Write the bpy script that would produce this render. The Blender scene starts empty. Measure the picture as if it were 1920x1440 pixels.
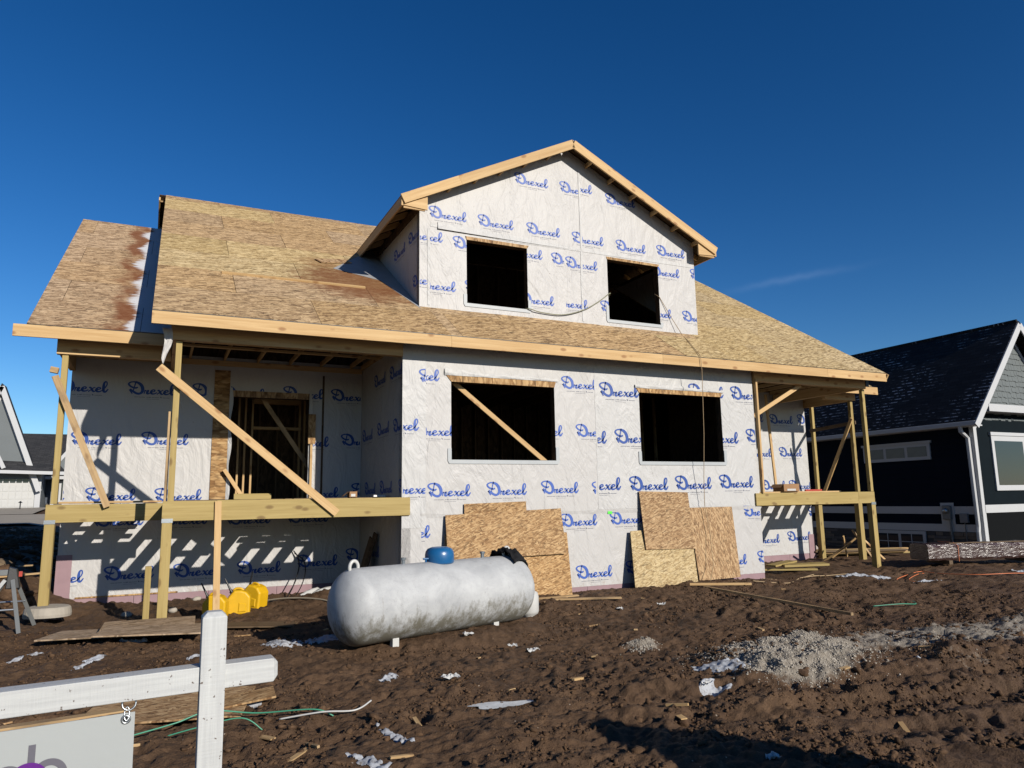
import bpy, math, random
import numpy as np
from mathutils import Vector, Matrix

random.seed(7)
RNG = np.random.default_rng(11)
scene = bpy.context.scene
COL = scene.collection

# ------------------------------------------------------------------ camera
CAM = Vector((-3.709, -12.039, -0.062))
CR = Vector((0.90145, -0.43255, -0.01686))
CU = Vector((-0.05314, -0.14923, 0.98737))
CF = Vector((0.42961, 0.88917, 0.15751))
cam = bpy.data.cameras.new('camera')
cam.sensor_width = 36.0
cam.lens = 1366.58 / 1920 * 36.0
cam.clip_start = 0.05
cam.clip_end = 3000
cam_o = bpy.data.objects.new('camera', cam)
cam_o.matrix_world = Matrix(((CR.x, CU.x, -CF.x, CAM.x), (CR.y, CU.y, -CF.y, CAM.y), (CR.z, CU.z, -CF.z, CAM.z), (0, 0, 0, 1)))
COL.objects.link(cam_o)
scene.camera = cam_o

# ------------------------------------------------------------------ sky, sun, exposure
TO_SUN = Vector((0.33, -1.0, 0.43)).normalized()
ELEV = math.asin(TO_SUN.z)
AZ = math.atan2(TO_SUN.x, TO_SUN.y)          # clockwise from +Y
world = bpy.data.worlds.new('World')
scene.world = world
world.use_nodes = True
wn = world.node_tree
wn.nodes.clear()
sky = wn.nodes.new('ShaderNodeTexSky')
sky.sky_type = 'NISHITA'
sky.sun_disc = False
sky.sun_elevation = ELEV
sky.sun_rotation = AZ
sky.altitude = 300
sky.air_density = 1.0
sky.dust_density = 0.15
sky.ozone_density = 4.0
wg = wn.nodes.new('ShaderNodeGamma')
wg.inputs['Gamma'].default_value = 1.24
bg = wn.nodes.new('ShaderNodeBackground')
bg.inputs['Strength'].default_value = 0.05
wo = wn.nodes.new('ShaderNodeOutputWorld')
wh = wn.nodes.new('ShaderNodeHueSaturation')
wh.inputs['Saturation'].default_value = 1.18
wh.inputs['Hue'].default_value = .504
wh.inputs['Value'].default_value = 1.0
wn.links.new(sky.outputs[0], wg.inputs[0])
wn.links.new(wg.outputs[0], wh.inputs['Color'])
# one faint wisp of high cloud, low in the sky to the right
def _wmath(op, a, b=0.0):
    nd = wn.nodes.new('ShaderNodeMath'); nd.operation = op
    for i, v in enumerate((a, b)):
        if isinstance(v, bpy.types.NodeSocket): wn.links.new(v, nd.inputs[i])
        else: nd.inputs[i].default_value = v
    return nd.outputs[0]
def _wdot(v):
    nd = wn.nodes.new('ShaderNodeVectorMath'); nd.operation = 'DOT_PRODUCT'
    wn.links.new(wtc.outputs['Generated'], nd.inputs[0]); nd.inputs[1].default_value = v
    return nd.outputs['Value']
wtc = wn.nodes.new('ShaderNodeTexCoord')
wnz = wn.nodes.new('ShaderNodeTexNoise'); wnz.inputs['Scale'].default_value = 26; wnz.inputs['Detail'].default_value = 4
wn.links.new(wtc.outputs['Generated'], wnz.inputs['Vector'])
w_off = _wmath('ADD', _wdot((0.2532, 0.1244, -0.9594)), _wmath('MULTIPLY', _wmath('SUBTRACT', wnz.outputs[0], .5), .012))
w_al = _wmath('DIVIDE', _wdot((0.6585, -0.7487, 0.0767)), .062)
w_d = _wmath('DIVIDE', w_off, .0042)
w_e = _wmath('ADD', _wmath('MULTIPLY', w_d, w_d), _wmath('MULTIPLY', w_al, w_al))
w_m = _wmath('MULTIPLY', _wmath('EXPONENT', _wmath('MULTIPLY', w_e, -1.0)), _wmath('GREATER_THAN', _wdot((0.7087, 0.6512, 0.2715)), .5))
wmx = wn.nodes.new('ShaderNodeMix'); wmx.data_type = 'RGBA'; wmx.blend_type = 'ADD'
wn.links.new(_wmath('MULTIPLY', w_m, .26), wmx.inputs[0])
wn.links.new(wh.outputs[0], wmx.inputs[6]); wmx.inputs[7].default_value = (2.0, 2.2, 2.4, 1)
wn.links.new(wmx.outputs[2], bg.inputs[0])
wn.links.new(bg.outputs[0], wo.inputs[0])

sun = bpy.data.lights.new('sun', 'SUN')
sun.energy = 5.0
sun.angle = math.radians(0.53)
sun.color = (1.0, 0.93, 0.83)
sun_o = bpy.data.objects.new('sun', sun)
sun_o.rotation_euler = TO_SUN.to_track_quat('Z', 'Y').to_euler()
sun_o.location = (10, -30, 20)
COL.objects.link(sun_o)

scene.render.engine = 'CYCLES'
scene.view_settings.view_transform = 'Standard'
scene.view_settings.look = 'None'
scene.view_settings.exposure = 0.4
scene.view_settings.gamma = 1.0
scene.view_settings.use_curve_mapping = False
scene.render.resolution_x = 1024
scene.render.resolution_y = 768

# ------------------------------------------------------------------ mesh helpers
class MB:
    def __init__(s):
        s.v = []; s.f = []; s.m = []; s.mi = 0
    def poly(s, pts):
        n = len(s.v); s.v += [tuple(p) for p in pts]; s.f.append(tuple(range(n, n + len(pts)))); s.m.append(s.mi)
        return s
    def box(s, a, b):
        x0, y0, z0 = a; x1, y1, z1 = b
        if x0 > x1: x0, x1 = x1, x0
        if y0 > y1: y0, y1 = y1, y0
        if z0 > z1: z0, z1 = z1, z0
        n = len(s.v)
        s.v += [(x0, y0, z0), (x1, y0, z0), (x1, y1, z0), (x0, y1, z0), (x0, y0, z1), (x1, y0, z1), (x1, y1, z1), (x0, y1, z1)]
        for q in ((0, 3, 2, 1), (4, 5, 6, 7), (0, 1, 5, 4), (1, 2, 6, 5), (2, 3, 7, 6), (3, 0, 4, 7)):
            s.f.append(tuple(n + i for i in q)); s.m.append(s.mi)
        return s
    def hexa(s, bot, top):
        """eight corners: bottom quad (counterclockwise seen from above) and top quad"""
        n = len(s.v); s.v += [tuple(p) for p in bot] + [tuple(p) for p in top]
        for q in ((0, 3, 2, 1), (4, 5, 6, 7), (0, 1, 5, 4), (1, 2, 6, 5), (2, 3, 7, 6), (3, 0, 4, 7)):
            s.f.append(tuple(n + i for i in q)); s.m.append(s.mi)
        return s
    def prism(s, pts, off):
        """polygon pts extruded by vector off"""
        off = Vector(off); n = len(s.v); k = len(pts)
        s.v += [tuple(p) for p in pts] + [tuple(Vector(p) + off) for p in pts]
        s.f.append(tuple(range(n, n + k))); s.m.append(s.mi)
        s.f.append(tuple(range(n + 2 * k - 1, n + k - 1, -1))); s.m.append(s.mi)
        for i in range(k):
            j = (i + 1) % k
            s.f.append((n + j, n + i, n + k + i, n + k + j)); s.m.append(s.mi)
        return s
    def tube(s, pts, r, n=8, cap=True):
        pts = [Vector(p) for p in pts]; rings = []
        prev = None
        for i, p in enumerate(pts):
            t = (pts[min(i + 1, len(pts) - 1)] - pts[max(i - 1, 0)]).normalized()
            if prev is None:
                a = Vector((0, 0, 1)) if abs(t.z) < .9 else Vector((1, 0, 0))
                u = t.cross(a).normalized()
            else:
                u = (prev - t * prev.dot(t)).normalized()
            prev = u; w = t.cross(u)
            rr = r[i] if isinstance(r, (list, tuple)) else r
            b = len(s.v)
            for k in range(n):
                a = 2 * math.pi * k / n
                s.v.append(tuple(p + u * (rr * math.cos(a)) + w * (rr * math.sin(a))))
            rings.append(b)
        for a, b in zip(rings[:-1], rings[1:]):
            for k in range(n):
                k2 = (k + 1) % n
                s.f.append((a + k, b + k, b + k2, a + k2)); s.m.append(s.mi)
        if cap:
            s.f.append(tuple(rings[0] + k for k in range(n))); s.m.append(s.mi)
            s.f.append(tuple(rings[-1] + k for k in range(n - 1, -1, -1))); s.m.append(s.mi)
        return s
    def lathe(s, prof, o, axis=(0, 0, 1), n=24):
        """prof: list of (radius, along)"""
        ax = Vector(axis).normalized(); a0 = Vector((1, 0, 0)) if abs(ax.x) < .9 else Vector((0, 1, 0))
        u = ax.cross(a0).normalized(); w = ax.cross(u); o = Vector(o); rings = []
        for r, h in prof:
            b = len(s.v)
            for k in range(n):
                a = 2 * math.pi * k / n
                s.v.append(tuple(o + ax * h + u * (r * math.cos(a)) + w * (r * math.sin(a))))
            rings.append(b)
        for a, b in zip(rings[:-1], rings[1:]):
            for k in range(n):
                k2 = (k + 1) % n
                s.f.append((a + k, a + k2, b + k2, b + k)); s.m.append(s.mi)
        s.f.append(tuple(rings[0] + k for k in range(n - 1, -1, -1))); s.m.append(s.mi)
        s.f.append(tuple(rings[-1] + k for k in range(n))); s.m.append(s.mi)
        return s

WL = {}
def link(o, parent, wloc):
    COL.objects.link(o)
    wloc = Vector(wloc)
    if parent is not None:
        o.parent = parent
        o.location = wloc - WL[parent.name]
    else:
        o.location = wloc
    WL[o.name] = wloc
    return o

def build(name, mb, mats, parent=None, rot=None, smooth=False, origin=None, bevel=0.0):
    """verts are in world space; the object's own origin is put at the middle of its box"""
    V = np.array(mb.v, float)
    if rot is None:
        c = (V.min(0) + V.max(0)) / 2 if origin is None else np.array(origin, float)
        L = V - c
    else:
        Rm = np.array(rot)
        P = V @ Rm
        cl = (P.min(0) + P.max(0)) / 2
        c = Rm @ cl
        L = P - cl
    me = bpy.data.meshes.new(name)
    me.from_pydata([tuple(p) for p in L], [], mb.f)
    if not isinstance(mats, (list, tuple)): mats = [mats]
    for m in mats: me.materials.append(m)
    if len(mats) > 1: me.polygons.foreach_set('material_index', mb.m)
    if smooth: me.polygons.foreach_set('use_smooth', [True] * len(mb.f))
    me.update()
    o = bpy.data.objects.new(name, me)
    if rot is not None: o.rotation_euler = Matrix(rot).to_euler()
    if bevel > 0:
        b = o.modifiers.new('bevel', 'BEVEL'); b.width = bevel; b.segments = 2; b.limit_method = 'ANGLE'
    return link(o, parent, c)

def empty(name, loc):
    o = bpy.data.objects.new(name, None)
    o.empty_display_size = .2
    return link(o, None, loc)

def tag(o, label, cat, group=None):
    o['label'] = label; o['category'] = cat
    if group: o['group'] = group
    return o

def board(name, p0, p1, w, t, mat, parent=None, face=(0, -1, 0), bevel=.003):
    """a plank from p0 to p1; w is the width of the face that looks along 'face', t the thickness"""
    p0 = Vector(p0); p1 = Vector(p1); x = (p1 - p0).normalized(); f = Vector(face)
    y = (f - x * f.dot(x)).normalized(); z = x.cross(y)
    L = (p1 - p0).length; mb = MB()
    c = [(a, b, d) for d in (-w / 2, w / 2) for a, b in ((0, -t / 2), (L, -t / 2), (L, t / 2), (0, t / 2))]
    pts = [p0 + x * a + y * b + z * d for a, b, d in c]
    mb.hexa(pts[:4], pts[4:])
    return build(name, mb, mat, parent, rot=((x.x, y.x, z.x), (x.y, y.y, z.y), (x.z, y.z, z.z)), bevel=bevel)

def clip(poly, axis, val, keep_less):
    out = []
    for i in range(len(poly)):
        a = poly[i]; b = poly[(i + 1) % len(poly)]
        da = (val - a[axis]) if keep_less else (a[axis] - val)
        db = (val - b[axis]) if keep_less else (b[axis] - val)
        if da >= 0: out.append(a)
        if (da < 0) != (db < 0):
            t = da / (da - db); out.append((a[0] + t * (b[0] - a[0]), a[1] + t * (b[1] - a[1])))
    return out

def cliprect(poly, r):
    for ax, v, l in ((0, r[0], False), (0, r[1], True), (1, r[2], False), (1, r[3], True)):
        poly = clip(poly, ax, v, l)
        if len(poly) < 3: return []
    return poly

# ------------------------------------------------------------------ materials
class NT:
    def __init__(s, name):
        s.mat = bpy.data.materials.new(name); s.mat.use_nodes = True
        s.t = s.mat.node_tree; s.t.nodes.clear()
        s.out = s.t.nodes.new('ShaderNodeOutputMaterial')
        s.b = s.t.nodes.new('ShaderNodeBsdfPrincipled')
        s.t.links.new(s.b.outputs[0], s.out.inputs[0])
    def n(s, typ, ins=None, out=0, **props):
        nd = s.t.nodes.new('ShaderNode' + typ)
        for k, v in props.items(): setattr(nd, k, v)
        for k, v in (ins or {}).items(): s.set(nd.inputs[k], v)
        return nd.outputs[out]
    def set(s, sock, v):
        if isinstance(v, bpy.types.NodeSocket): s.t.links.new(v, sock)
        elif isinstance(v, (tuple, list)) and sock.type == 'RGBA' and len(v) == 3: sock.default_value = (*v, 1)
        else: sock.default_value = v
    def coord(s, kind='Object'):
        return s.n('TexCoord', out={'Generated': 0, 'Normal': 1, 'UV': 2, 'Object': 3}[kind])
    def pos(s): return s.n('NewGeometry', out=0)
    def rand(s): return s.n('ObjectInfo', out=5)
    def math(s, op, a, b=0.0, c=0.0, clamp=False):
        return s.n('Math', {0: a, 1: b, 2: c}, operation=op, use_clamp=clamp)
    def vscale(s, v, sc, off=None):
        r = s.n('VectorMath', {0: v, 1: sc}, operation='MULTIPLY')
        if off is not None: r = s.n('VectorMath', {0: r, 1: off}, operation='ADD')
        return r
    def noise(s, v, scale=1, detail=3, rough=.55, dist=0, out=0):
        return s.n('TexNoise', {'Vector': v, 'Scale': scale, 'Detail': detail, 'Roughness': rough, 'Distortion': dist}, out=out)
    def ramp(s, f, stops, interp='LINEAR'):
        nd = s.t.nodes.new('ShaderNodeValToRGB'); s.set(nd.inputs[0], f)
        cr = nd.color_ramp; cr.interpolation = interp
        while len(cr.elements) < len(stops): cr.elements.new(.5)
        for e, (p, c) in zip(cr.elements, stops):
            e.position = p; e.color = (c, c, c, 1) if isinstance(c, (int, float)) else (*c, 1)
        return nd.outputs[0]
    def mix(s, f, a, b, typ='MIX'):
        nd = s.t.nodes.new('ShaderNodeMix'); nd.data_type = 'RGBA'; nd.blend_type = typ
        s.set(nd.inputs[0], f); s.set(nd.inputs[6], a); s.set(nd.inputs[7], b)
        return nd.outputs[2]
    def bump(s, h, strength=.5, dist=.01, normal=None):
        ins = {'Height': h, 'Strength': strength, 'Distance': dist}
        if normal is not None: ins['Normal'] = normal
        return s.n('Bump', ins)
    def done(s, color=None, rough=.6, bump=None, metal=0.0, spec=.5):
        if color is not None: s.set(s.b.inputs['Base Color'], color)
        s.set(s.b.inputs['Roughness'], rough); s.set(s.b.inputs['Metallic'], metal)
        s.set(s.b.inputs['Specular IOR Level'], spec)
        if bump is not None: s.set(s.b.inputs['Normal'], bump)
        return s.mat

K = .665      # reflectances are kept a little low: the photograph is exposed for the sunlit wrap
def plain(name, c, rough=.6, metal=0.0, spec=.4, var=.12, scale=6):
    c = tuple(x * K for x in c)
    m = NT(name); p = m.coord()
    n = m.noise(p, scale, 4)
    col = m.mix(n, tuple(x * (1 - var) for x in c), tuple(min(1, x * (1 + var)) for x in c))
    return m.done(col, rough, m.bump(m.noise(p, scale * 12, 2), .15, .004), metal, spec)

def lumber(name, lo, hi, knot, rough=.65, stain=.0):
    lo, hi, knot = [tuple(x * K for x in c) for c in (lo, hi, knot)]
    m = NT(name); o = m.coord(); r = m.rand()
    off = m.n('CombineXYZ', {0: m.math('MULTIPLY', r, 37.0), 1: m.math('MULTIPLY', r, 11.0), 2: m.math('MULTIPLY', r, 5.0)})
    p = m.n('VectorMath', {0: o, 1: off}, operation='ADD')
    g1 = m.noise(m.vscale(p, (.7, 16, 16)), 1, 4, .6, .6)
    g2 = m.noise(m.vscale(p, (2.5, 110, 110)), 1, 2)
    col = m.ramp(m.math('ADD', m.math('MULTIPLY', g1, .75), m.math('MULTIPLY', g2, .3)), [(.3, lo), (.72, hi)])
    k = m.n('TexVoronoi', {'Vector': m.vscale(p, (3.0, 6.0, 6.0)), 'Scale': 1.0, 'Randomness': 1.0})
    kk = m.ramp(k, [(.0, 1), (.14, .85), (.25, 0)])
    col = m.mix(m.math('MULTIPLY', kk, .8), col, knot)
    col = m.mix(m.math('MULTIPLY', m.math('SUBTRACT', r, .5), .5, clamp=True), col, tuple(x * .55 for x in lo))
    if stain > 0:
        st = m.ramp(m.noise(m.vscale(p, (2.2, 6, 6)), 1, 4), [(.5, 0), (.68, 1)])
        col = m.mix(m.math('MULTIPLY', st, stain), col, (.12, .08, .045))
    return m.done(col, rough, m.bump(g2, .25, .002), 0, .25)

SPRUCE = lumber('spruce_lumber', (.50, .30, .12), (.72, .50, .25), (.28, .12, .04))
TREATED = lumber('treated_lumber', (.33, .235, .075), (.50, .38, .15), (.16, .09, .03))
WEATHERED = lumber('muddy_lumber', (.38, .24, .11), (.60, .42, .22), (.2, .1, .04), stain=.75)
DARKWOOD = lumber('old_and_shaded_lumber', (.10, .065, .035), (.19, .125, .07), (.1, .05, .02), stain=.5)  # darkened so interior studs read as shade; also old planks outdoors

def osb(name, lo, mid, hi, world_stain=None, grain=1.0):
    """strand board: flakes from three turned, stretched cell layers; local X is the strand direction"""
    lo, mid, hi = [tuple(x * K for x in c) for c in (lo, mid, hi)]
    m = NT(name); o = m.coord(); r = m.rand()
    off = m.n('CombineXYZ', {0: m.math('MULTIPLY', r, 91.0), 1: m.math('MULTIPLY', r, 53.0), 2: 0.0})
    p = m.n('VectorMath', {0: o, 1: off}, operation='ADD')
    lay = []; edges = []
    for ang, sx, sy in ((12, 9, 42), (-22, 8, 36), (68, 13, 40)):
        q = m.n('VectorRotate', {'Vector': p, 'Angle': math.radians(ang)}, rotation_type='Z_AXIS')
        q = m.vscale(q, (sx * grain, sy * grain, 6))
        q = m.n('VectorMath', {0: q, 1: m.vscale(m.noise(q, .6, 2, out=1), (.9, .9, 0))}, operation='ADD')
        v = m.t.nodes.new('ShaderNodeTexVoronoi'); m.set(v.inputs['Vector'], q); v.inputs['Scale'].default_value = 1.0
        sep = m.n('SeparateColor', {0: v.outputs['Color']}); lay.append(sep); edges.append(v.outputs['Distance'])
    sel = m.noise(m.vscale(p, (10, 18, 4)), 1, 2)
    a = m.ramp(sel, [(.42, 0), (.46, 1)]); b = m.ramp(sel, [(.60, 0), (.63, 1)])
    f = m.mix(b, m.mix(a, lay[0], lay[1]), lay[2])
    e = m.mix(b, m.mix(a, edges[0], edges[1]), edges[2])
    fine = m.noise(m.vscale(p, (40, 160, 10)), 1, 2)
    f2 = m.math('ADD', m.math('MULTIPLY', f, .8), m.math('MULTIPLY', fine, .28))
    col = m.ramp(f2, [(.10, lo), (.45, mid), (.92, hi)])
    dark = m.ramp(e, [(.50, 0), (1.0, .8)])
    col = m.mix(dark, col, tuple(x * .35 for x in lo))
    # sheets differ a little from one another
    hsv = m.t.nodes.new('ShaderNodeHueSaturation'); m.set(hsv.inputs['Color'], col)
    m.set(hsv.inputs['Value'], m.math('ADD', m.math('MULTIPLY', r, .14), .93))
    m.set(hsv.inputs['Saturation'], m.math('ADD', m.math('MULTIPLY', m.math('FRACT', m.math('MULTIPLY', r, 7.3)), .14), .90))
    col = hsv.outputs[0]
    # nail heads and scuffs
    nl = m.n('TexVoronoi', {'Vector': p, 'Scale': 4.5})
    col = m.mix(m.ramp(nl, [(.02, .8), (.05, 0)]), col, (.05, .03, .02))
    if world_stain: col = world_stain(m, col)
    return m.done(col, .7, m.bump(f2, .35, .004), 0, .2)

def wet_patch(m, col, cx, cy, rx, ry, strength, tint=(.17, .055, .018), sc=3.0):
    p = m.pos(); sx = m.n('SeparateXYZ', {0: p}, out=0); sy = m.n('SeparateXYZ', {0: p}, out=1)
    dx = m.math('DIVIDE', m.math('SUBTRACT', sx, cx), rx); dy = m.math('DIVIDE', m.math('SUBTRACT', sy, cy), ry)
    d = m.math('ADD', m.math('MULTIPLY', dx, dx), m.math('MULTIPLY', dy, dy))
    d = m.math('ADD', d, m.math('MULTIPLY', m.math('SUBTRACT', m.noise(m.vscale(p, (sc, sc * 2.2, sc)), 1, 4, .65), .5), 2.2))
    return m.mix(m.ramp(d, [(.25, strength), (1.1, 0)]), col, tint)

def main_roof_stain(m, col):
    col = wet_patch(m, col, -.25, 1.85, 1.5, 1.15, .80, (.12, .040, .013))
    col = wet_patch(m, col, -.9, 2.9, .6, .4, .5, (.17, .08, .03))
    return col

def wing_stain(m, col):
    # a wet rust-brown edge and then hoar frost lying along the taller roof's end (its own ragged outline)
    p = m.pos(); sx = m.n('SeparateXYZ', {0: p}, out=0); sy = m.n('SeparateXYZ', {0: p}, out=1)
    n = m.noise(m.vscale(p, (1.5, 1.7, 0)), 1, 2, .5)
    n2 = m.noise(m.vscale(p, (3, 26, 3)), 1, 4, .7)
    w = m.math('SUBTRACT', m.math('ABSOLUTE', m.math('SUBTRACT', m.math('FRACT', m.math('MULTIPLY', sy, .95)), .5)), .25)
    t = m.math('ADD', sx, m.math('ADD', m.math('MULTIPLY', m.math('SUBTRACT', n, .5), .35), m.math('ADD', m.math('MULTIPLY', m.math('SUBTRACT', n2, .5), .42), m.math('MULTIPLY', w, .35))))
    wet = m.ramp(m.math('MULTIPLY', m.math('ADD', t, 4.62), 2.0), [(.0, 0), (.25, .85), (1, .85)])
    wet = m.math('MULTIPLY', wet, m.ramp(m.noise(m.vscale(p, (1.2, 1.1, 0)), 1, 3), [(.36, .15), (.5, 1)]))
    col = m.mix(wet, col, (.13, .042, .015))
    fr = m.ramp(m.math('MULTIPLY', m.math('ADD', t, 4.30), 4.0), [(.0, 0), (.35, .9), (1, .95)])
    return m.mix(fr, col, (.46, .475, .505))

OSB_ROOF = osb('strand_board_roof', (.19, .112, .058), (.47, .31, .155), (.69, .485, .265), main_roof_stain, .8)
OSB_WING = osb('strand_board_wing_roof', (.20, .118, .065), (.49, .325, .18), (.71, .505, .30), wing_stain, .8)
OSB_YELLOW = osb('strand_board_yellow', (.26, .165, .07), (.54, .39, .185), (.76, .585, .315), main_roof_stain, .8)
OSB_PALE = osb('strand_board_pale', (.36, .23, .085), (.54, .39, .17), (.68, .52, .27), None, 1.35)
OSB = osb('strand_board', (.21, .105, .04), (.42, .25, .11), (.60, .40, .20), None, 1.35)
OSB_DARK = osb('strand_board_shade_dark', (.045, .027, .014), (.085, .053, .028), (.13, .085, .05))  # strand board darkened so the rooms behind openings read as deep shade

def wrapmat(name, c, see=.10, wr=1.0):
    c = tuple(x * K for x in c)
    m = NT(name); p = m.pos()
    under = m.noise(m.vscale(p, (2.0, 2.0, 2.6)), 1, 5, .6)
    mott = m.noise(p, 26, 3, .6)
    col = m.mix(m.math('MULTIPLY', m.ramp(under, [(.40, 0), (.7, 1)]), see), c, tuple(x * y for x, y in zip(c, (.90, .86, .80))))
    col = m.mix(m.math('MULTIPLY', mott, .14), col, tuple(x * .78 for x in c))
    sp = m.ramp(m.n('TexVoronoi', {'Vector': p, 'Scale': 3.2}), [(.018, 1), (.035, 0)])
    col = m.mix(m.math('MULTIPLY', sp, .65), col, (.12, .10, .09))
    # mud splashed up from the ground
    z = m.n('SeparateXYZ', {0: p}, out=2)
    mud = m.math('MULTIPLY', m.ramp(m.math('ADD', m.math('MULTIPLY', z, .5), 1.0), [(.17, 1), (.38, 0)]), m.ramp(m.noise(p, 11, 5, .7), [(.52, 0), (.66, 1)]))
    col = m.mix(m.math('MULTIPLY', mud, .45), col, (.22, .15, .10))
    # slack folds: long soft creases at two scales and the odd sharp one
    w1 = m.noise(m.vscale(p, (3.2, 3.2, 1.3)), 1, 3, .5, 1.6)
    w2 = m.n('TexNoise', {'Vector': m.vscale(m.n('VectorRotate', {'Vector': p, 'Angle': .6}, rotation_type='Y_AXIS'), (7, 7, 2.0)), 'Scale': 1.0, 'Detail': 3.0, 'Distortion': 2.4})
    cr = m.ramp(m.noise(m.vscale(p, (2.4, 2.4, 1.5)), 1, 2, .5, 2.5), [(.485, 0), (.50, 1), (.515, 0)])
    area = m.ramp(m.noise(m.vscale(p, (.9, .9, .7)), 1, 2), [(.42, .15), (.62, 1)])
    h = m.math('ADD', m.math('ADD', m.math('MULTIPLY', w1, .9), m.math('MULTIPLY', m.math('MULTIPLY', w2, area), .34 * wr)), m.math('MULTIPLY', m.math('MULTIPLY', cr, area), .015 * wr))
    return m.done(col, .5, m.bump(h, .9 * wr, .042), 0, .3)

WRAP = wrapmat('house_wrap', (.55, .538, .525))
WRAP_NEW = wrapmat('house_wrap_bright', (.565, .56, .55), .05, 1.25)

def inkmat(name, c):
    m = NT(name); p = m.pos()
    n = m.noise(p, 30, 4, .7)
    col = m.mix(m.ramp(n, [(.45, 0), (.75, .4)]), c, tuple(min(1, x * 1.3 + .03) for x in c))
    return m.done(col, .5, None, 0, .3)
INK = inkmat('blue_print', (.026, .072, .29))
INK_DEEP = inkmat('deep_blue_print', (.010, .046, .215))
INK_GREY = inkmat('small_print', (.09, .095, .13))

PINK = plain('pink_foam_board', (.34, .225, .245), .7, 0, .2, .18, 5)
FLASH_BLUE = plain('pale_blue_tape', (.43, .455, .47), .5)
MEMBRANE = plain('grey_membrane', (.36, .37, .385), .6, 0, .2, .2, 4)
BLACKMAT = plain('black_plastic', (.012, .012, .013), .45)
STEEL = plain('galvanised_steel', (.52, .55, .57), .35, .9, .5)
DULLSTEEL = plain('grey_painted_steel', (.20, .21, .21), .45, .2)
CONCRETE = plain('concrete', (.42, .38, .32), .85, 0, .2, .25, 7)
GREEN = plain('green_sticker', (.10, .85, .06), .5)
REDMAT = plain('red_plastic', (.45, .05, .03), .45)
ORANGE = plain('orange_cord', (.75, .22, .08), .5)
TEAL = plain('green_strap', (.07, .32, .20), .4)
WHITEPL = plain('white_plastic', (.58, .58, .56), .4, 0, .5, .1)
TARP = plain('white_tarp', (.62, .62, .60), .5, 0, .4, .2)
CARDBOARD = plain('cardboard', (.36, .21, .11), .8, 0, .15)
def snowmat():
    m = NT('old_snow'); p = m.pos(); n = m.noise(p, 22, 5, .7)
    col = m.mix(m.ramp(n, [(.50, 0), (.68, .75)]), (.30, .315, .34), (.085, .062, .045))
    return m.done(col, .6, m.bump(n, .4, .012), 0, .3)
SNOW = snowmat()
NAVY = plain('navy_siding', (.007, .011, .021), .85, 0, .08, .2, 3)
TRIM = plain('white_trim', (.55, .56, .57), .5, 0, .4, .05, 3)
SHAKE = plain('grey_shakes', (.135, .155, .158), .65, 0, .3, .12, 3)
GREYSIDING = plain('grey_siding', (.16, .18, .19), .65, 0, .3, .08, 2)
NAVYLIGHT = plain('slate_blue_siding', (.05, .065, .09), .65)
ROPE = plain('tan_rope', (.42, .30, .17), .8)
CORD = plain('olive_cord', (.25, .25, .16), .6)

def glassmat():
    m = NT('window_glass')
    return m.done((.02, .025, .03), .04, None, 0, .6)
GLASS = glassmat()

def paintmat():
    m = NT('white_painted_timber'); o = m.coord(); r = m.rand()
    g = m.noise(m.vscale(o, (3, 60, 60)), 1, 3)
    saw = m.noise(m.vscale(o, (95, 4, 4)), 1, 2)
    col = m.mix(m.ramp(g, [(.35, 0), (.7, 1)]), (.335, .343, .343), (.40, .41, .405))
    nick = m.ramp(m.noise(o, 42, 3, .6), [(.30, 1), (.335, 0)])
    col = m.mix(nick, col, (.10, .08, .07))
    h = m.math('ADD', m.math('MULTIPLY', g, .6), m.math('MULTIPLY', saw, .5))
    return m.done(col, .55, m.bump(h, .45, .004), 0, .35)
PAINT = paintmat()

def tankmat():
    m = NT('silver_tank_paint'); p = m.pos()
    z = m.n('SeparateXYZ', {0: p}, out=2)
    bl = m.noise(m.vscale(p, (3.0, 3.0, 3.6)), 1, 7, .68, .4)
    col = m.mix(m.ramp(bl, [(.34, 0), (.66, 1)]), (.27, .278, .285), (.37, .378, .382))
    st = m.noise(m.vscale(p, (14, 14, 1.6)), 1, 5, .7)
    col = m.mix(m.math('MULTIPLY', m.ramp(st, [(.55, 0), (.8, 1)]), .22), col, (.15, .145, .13))
    grime = m.math('ADD', m.math('MULTIPLY', m.math('SUBTRACT', -1.22, z), 2.6), m.math('MULTIPLY', m.math('SUBTRACT', m.noise(m.vscale(p, (8, 8, 4.0)), 1, 8, .78), .5), 3.4))
    col = m.mix(m.math('MULTIPLY', m.ramp(grime, [(.2, 0), (.9, 1)]), .85), col, (.085, .075, .048))
    rust = m.ramp(m.noise(m.vscale(p, (16, 16, 1.0)), 1, 4, .6), [(.66, 0), (.76, 1)])
    col = m.mix(m.math('MULTIPLY', rust, .22), col, (.16, .11, .06))
    scr = m.ramp(m.noise(m.vscale(p, (60, 60, 30)), 1, 2, .5, 3), [(.66, 0), (.70, .5)])
    col = m.mix(scr, col, (.10, .10, .09))
    return m.done(col, m.ramp(bl, [(.3, .52), (.7, .68)]), m.bump(bl, .10, .01), 0.0, .3)
TANK = tankmat()
TANKBLUE = plain('blue_lid_paint', (.012, .115, .30), .32, 0, .5, .12, 4)
YELLOW = plain('yellow_can_plastic', (.72, .42, .008), .45, 0, .4, .14, 9)

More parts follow.
